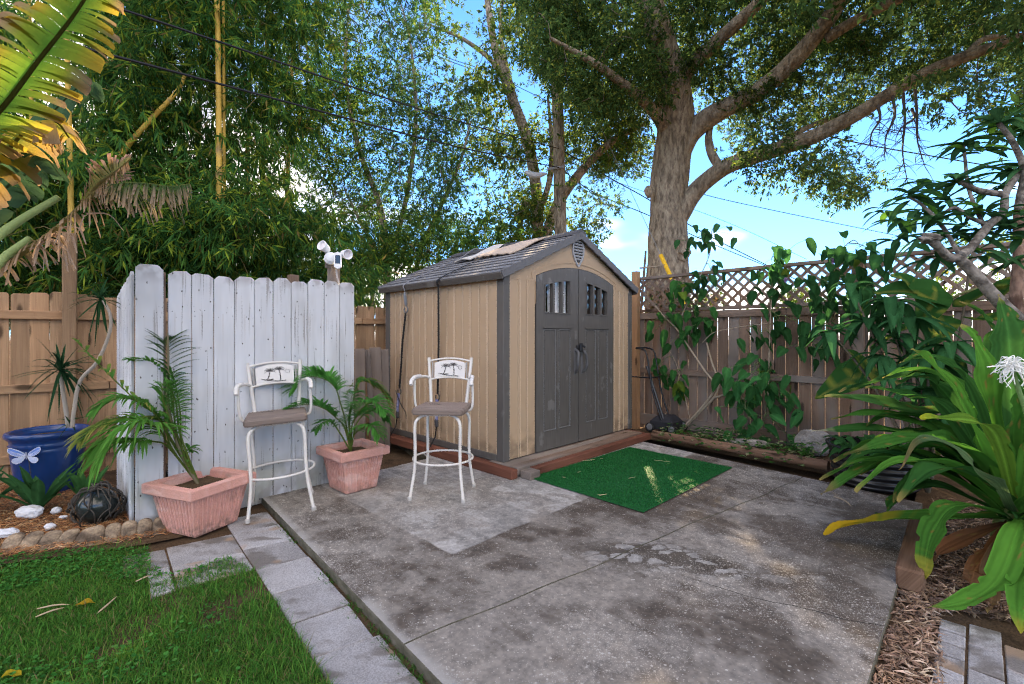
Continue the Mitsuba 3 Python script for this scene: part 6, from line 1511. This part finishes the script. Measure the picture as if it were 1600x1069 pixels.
# ---------------- the lily with strap leaves, right foreground
ly = thing('crinum_lily', 'big crinum lily with long arching strap leaves, some yellowing, at the lower right', 'lily')
LB = A3(2.98, 2.80, 0.0)
add('bulb_neck', colored(tube(spline([LB + A3(0, 0, -.06), LB + A3(-.01, .0, .15), LB + A3(-.02, 0, .38)], 10), [.1, .1, .098, .095, .09, .085, .08, .07, .06, .045], 12), (.17, .22, .06)), 'paint', ly, True)
def sl(pts, w, col, seed, tip=None, wv=(.012, 2.5), tw=0.0, base=.32, n=44, fold=.28, up=UP):
    b0 = LB + A3(R.normal() * .03, R.normal() * .03, base)
    c = spline(np.array([b0] + pts), n); u = np.linspace(0, 1, n)
    ww = w * np.maximum(.03, np.minimum(1, .55 + 1.4 * u) * np.clip((1 - u) / .38, 0, 1) ** .62); ww[0] = w * .6
    ww = ww * (1 - .22 * np.clip((meshkit.noise(np.c_[u * 9, u * 0 + seed, u * 0], seed) - .55) / .3, 0, 1))
    col = np.asarray(col) * R.uniform(.85, 1.15); tip = tip or (R.uniform(.86, .95), 1.0, (.36, .27, .09))
    add('leaf', strap(c, ww, fold=fold, cols=15, wave=wv, twist=tw, color=col, tip=tip, seed=seed, jitter=.06, ribs=.26, notch=.06, edge=col * 1.3, vein=col * 1.45, up=up), 'gloss_leaf', ly)
LG, LD, LB_ = (.062, .185, .030), (.040, .125, .028), (.085, .235, .032)
YT = (.45, .9, (.55, .36, .02)); BT = (.8, 1.0, (.32, .22, .09)); 
k = None
sl([at(1470, 812, 2.75), at(1390, 812, 2.95), at(1325, 822, 3.1), at(1286, 834, 3.18)], .105, LG, 1, (.42, .75, (.56, .36, .02)), (.014, 2))
tag(ly + '__leaf', 'yellowing strap leaf lying on the slab')
for i, (pts, w, c, tip, tw) in enumerate((
    ([at(1480, 705, 3.0), at(1395, 712, 3.2), at(1330, 745, 3.3), at(1282, 772, 3.4)], .05, LG, BT, .3),
    ([at(1490, 690, 3.1), at(1420, 678, 3.3), at(1330, 672, 3.5), at(1268, 674, 3.6)], .055, LD, (.85, 1, (.6, .55, .4)), .2),
    ([at(1500, 700, 2.9), at(1440, 690, 3.0), at(1370, 700, 3.1), at(1318, 712, 3.2)], .085, LG, BT, 0),
    ([at(1500, 660, 3.2), at(1420, 645, 3.4), at(1340, 625, 3.6), at(1288, 620, 3.7)], .085, (.075, .19, .045), (.85, 1, (.5, .42, .12)), .1),
    ([at(1530, 690, 2.8), at(1490, 610, 2.9), at(1450, 565, 3.0), at(1424, 545, 3.05)], .062, LB_, None, -.3),
    ([at(1550, 640, 2.85), at(1538, 570, 2.9), at(1520, 530, 2.95), at(1502, 506, 3.0)], .045, LB_, None, .2),
    ([at(1500, 790, 2.6), at(1462, 822, 2.6), at(1448, 862, 2.6), at(1446, 905, 2.6)], .062, LG, (.75, 1, (.45, .40, .06)), .3),
    ([at(1590, 830, 2.45), at(1560, 905, 2.3), at(1510, 940, 2.3), at(1446, 950, 2.35)], .052, LB_, None, .2),
    ([at(1620, 850, 2.45), at(1605, 930, 2.2), at(1595, 990, 2.1)], .07, LB_, (.85, 1, (.45, .4, .05)), .0),
    ([at(1460, 760, 3.0), at(1410, 780, 3.1), at(1385, 800, 3.15), at(1372, 810, 3.2)], .05, LD, None, 0),
    ([at(1480, 640, 3.2), at(1420, 622, 3.4), at(1385, 610, 3.5), at(1352, 606, 3.6)], .06, LD, None, 0),
    ([at(1470, 600, 3.4), at(1410, 590, 3.6), at(1350, 602, 3.7), at(1310, 612, 3.8)], .055, (.04, .115, .03), None, 0),
    ([at(1520, 620, 3.1), at(1480, 570, 3.2), at(1440, 560, 3.3), at(1405, 566, 3.4)], .06, LD, None, .2),
    ([at(1580, 600, 2.9), at(1575, 520, 2.95), at(1560, 460, 3.0)], .06, (.05, .15, .035), None, .1),
    ([at(1610, 650, 2.7), at(1620, 560, 2.7), at(1625, 500, 2.8)], .06, LG, None, 0),
    ([at(1640, 700, 2.6), at(1680, 640, 2.6), at(1720, 600, 2.7)], .065, LB_, None, 0),
    ([at(1640, 780, 2.5), at(1700, 800, 2.4), at(1760, 860, 2.4)], .065, LG, None, 0),
    ([at(1560, 690, 2.6), at(1525, 660, 2.55), at(1470, 655, 2.6), at(1436, 652, 2.65)], .05, (.12, .24, .03), (.75, 1, (.4, .42, .03)), .4),
    ([at(1560, 760, 2.5), at(1530, 740, 2.42), at(1490, 700, 2.45), at(1440, 690, 2.5), at(1404, 735, 2.6)], .045, (.07, .12, .05), BT, .5),
    ([at(1620, 730, 2.45), at(1640, 640, 2.4), at(1660, 560, 2.5)], .062, LB_, None, 0),
    ([at(1530, 880, 2.55), at(1520, 900, 2.5), at(1515, 925, 2.5)], .035, (.2, .09, .04), (.3, 1, (.2, .11, .06)), .3),
    ([at(1545, 890, 2.5), at(1550, 930, 2.4), at(1545, 960, 2.4)], .03, (.24, .14, .07), None, .3),
    ([at(1480, 855, 2.75), at(1455, 885, 2.8), at(1440, 900, 2.85)], .03, (.22, .10, .05), None, .4),
    ([at(1510, 730, 3.0), at(1470, 700, 3.2), at(1450, 690, 3.3), at(1420, 700, 3.4)], .06, LD, None, 0),
    ([at(1560, 560, 3.3), at(1540, 500, 3.4), at(1500, 470, 3.5)], .055, LD, None, 0),
    ([at(1660, 860, 2.3), at(1650, 920, 2.1), at(1640, 980, 2.0)], .07, LB_, None, 0),
    ([at(1500, 650, 2.95), at(1462, 600, 3.05), at(1430, 590, 3.1), at(1400, 600, 3.2)], .06, LD, None, 0),
    ([at(1490, 690, 3.1), at(1420, 660, 3.3), at(1350, 648, 3.5), at(1298, 656, 3.6)], .06, LG, None, .1),
    ([at(1490, 730, 3.0), at(1430, 722, 3.1), at(1380, 728, 3.2), at(1345, 742, 3.25)], .055, LG, None, .1),
    ([at(1500, 700, 3.1), at(1440, 655, 3.3), at(1390, 650, 3.4), at(1350, 668, 3.5)], .06, (.05, .155, .03), None, -.2),
    ([at(1510, 740, 2.9), at(1460, 735, 3.0), at(1420, 755, 3.05), at(1395, 785, 3.1)], .05, LD, None, .2),
    ([at(1520, 640, 3.2), at(1470, 590, 3.4), at(1420, 580, 3.5), at(1378, 590, 3.6)], .065, LG, None, 0),
    ([at(1600, 690, 2.75), at(1590, 610, 2.75), at(1570, 560, 2.8)], .055, LG, None, 0))):
    sl(pts, w * (1.75 if pts[0][1] > 2.7 else 1.12), c, 100 + i, tip, tw=tw)
for i in range(22):                                   # the rest of the rosette
    a = 2 * np.pi * i * .382; e = R.uniform(.5, 1.1); l = R.uniform(.75, 1.1)
    d = A3(math.cos(a), math.sin(a), 0)
    if d[1] < -.3 and d[0] < .4: continue
    h0 = LB + UP * .3
    sl([h0 + d * l * .35 + UP * l * .42 * e, h0 + d * l * .72 + UP * l * .5 * e, h0 + d * l + UP * l * (.30 * e - .05)], R.uniform(.075, .11), (LG, LD, LB_)[i % 3], 300 + i, None, tw=R.uniform(-.4, .4))
# spidery white flower head held above the leaves
fc = at(1582, 572, 2.62)
add('flower_stalk', colored(tube(spline([LB + A3(0, 0, .3), at(1610, 690, 2.65), fc + A3(.02, .02, -.02)], 14), .012, 8), (.14, .24, .08)), 'paint', ly, True)
fh = key('flower_head', ly); rg = np.random.default_rng(17)
for i in range(70):
    d = unit(rg.normal(size=3) + A3(0, -.2, .1)); l = rg.uniform(.028, .072); o = unit(np.cross(d, rg.normal(size=3)))
    q = spline([fc, fc + d * l * .6 + o * .02, fc + d * l + o * .045 - UP * .02, fc + d * l * .75 + o * .075 - UP * .045], 12)
    add('petal', colored(tube(q, np.linspace(.0035, .0022, 12), 5), (.74, .74, .70)), 'paint', fh)
for i in range(4):
    q = spline([fc, fc + A3(-.07, 0, .0), fc + A3(-.14, 0, -.005 - .01 * i)], 8); 
    if i < 1: add('petal', colored(tube(q, .004, 5), (.74, .74, .7)), 'paint', fh)

# fallen bits
def fallen(label, px, py, z, L_, W_, col, a):
    k = add('fallen_leaf', leafy(gr(px, py, z) + UP * .012, A3(math.cos(a), math.sin(a), .15), L_, W_, .25, lance, 8, fold=.5, cols=5, wave=(.006, 1.5), color=col, seed=int(px)), 'leaf'); tag(k, label, 'leaf')
fallen('curled yellow leaf lying on the lawn', 118, 950, -.03, .085, .024, (.50, .33, .03), .5)
fallen('yellow leaf scrap at the bottom left corner of the lawn', 2, 1062, -.03, .07, .022, (.5, .38, .03), .3)
for i, (x0, y0, x1, y1, lab) in enumerate(((58, 955, 108, 948, 'pale straw beside the yellow leaf on the lawn'), (55, 968, 100, 953, 'second straw crossing beside the yellow leaf'), (152, 962, 182, 936, 'short pale stick on the lawn right of the yellow leaf'), (212, 912, 236, 902, 'tan leaf blade near the brick pavers'), (1303, 778, 1330, 793, 'thin pale twig on the slab near the black tub'))):
    z = .0 if i == 4 else -.03
    k = add('dry_stick', colored(tube(spline([gr(x0, y0, z) + UP * .012, gr((x0 + x1) / 2 + 3, (y0 + y1) / 2, z) + UP * .02, gr(x1, y1, z) + UP * .012], 8), [.003, .004, .0045, .0045, .004, .004, .003, .002], 5), (.40, .30, .19)), 'paint'); tag(k, lab, 'stick')

# leaves standing in the black tub
tp_ = thing('tub_plant', 'leafy plant filling the black tub beneath the lily leaves', 'plant'); rg = np.random.default_rng(123)
for i in range(26):
    a = 2 * np.pi * i * .382; q = TC + A3(.2 * math.cos(a), .2 * math.sin(a), .30); cc = np.array((.04, .12, .035)) * rg.uniform(.6, 1.4)
    add('leaf', leafy(q, A3(math.cos(a), math.sin(a), rg.uniform(.5, 1.4)), rg.uniform(.3, .5), rg.uniform(.035, .055), rg.uniform(.5, .9), lance, 10, fold=.3, cols=5, wave=(.006, 2), color=cc, seed=i, vein=cc * 1.6), 'gloss_leaf', tp_)
# grass growing in the joint along the slab
rg = np.random.default_rng(124); b = MB()
for i in range(800):
    t_ = rg.random() ** .8; c = A3(-1.80, 3.60, -.056) + A3(1.55, -1.78, 0) * t_ + rg.normal(size=3) * [.018, .018, 0]; 
    if meshkit.noise(np.array([[t_ * 13, 1.3, .2]]), 4)[0] < .42: continue
    a = rg.uniform(0, 2 * np.pi); b.add(leafy(c, A3(math.cos(a) * .6, math.sin(a) * .6, 1), rg.uniform(.025, .075), .0022, .5, lance, 4, fold=.3, cols=3, color=np.array((.06, .15, .03)) * rg.uniform(.6, 1.5), seed=i))
m = b.mesh(); tag(add('joint_grass', (m[0], m[1], None, m[3]), 'leaf'), 'thin grass sprouting in the joint between the pavers and the slab', 'grass', kind='stuff')
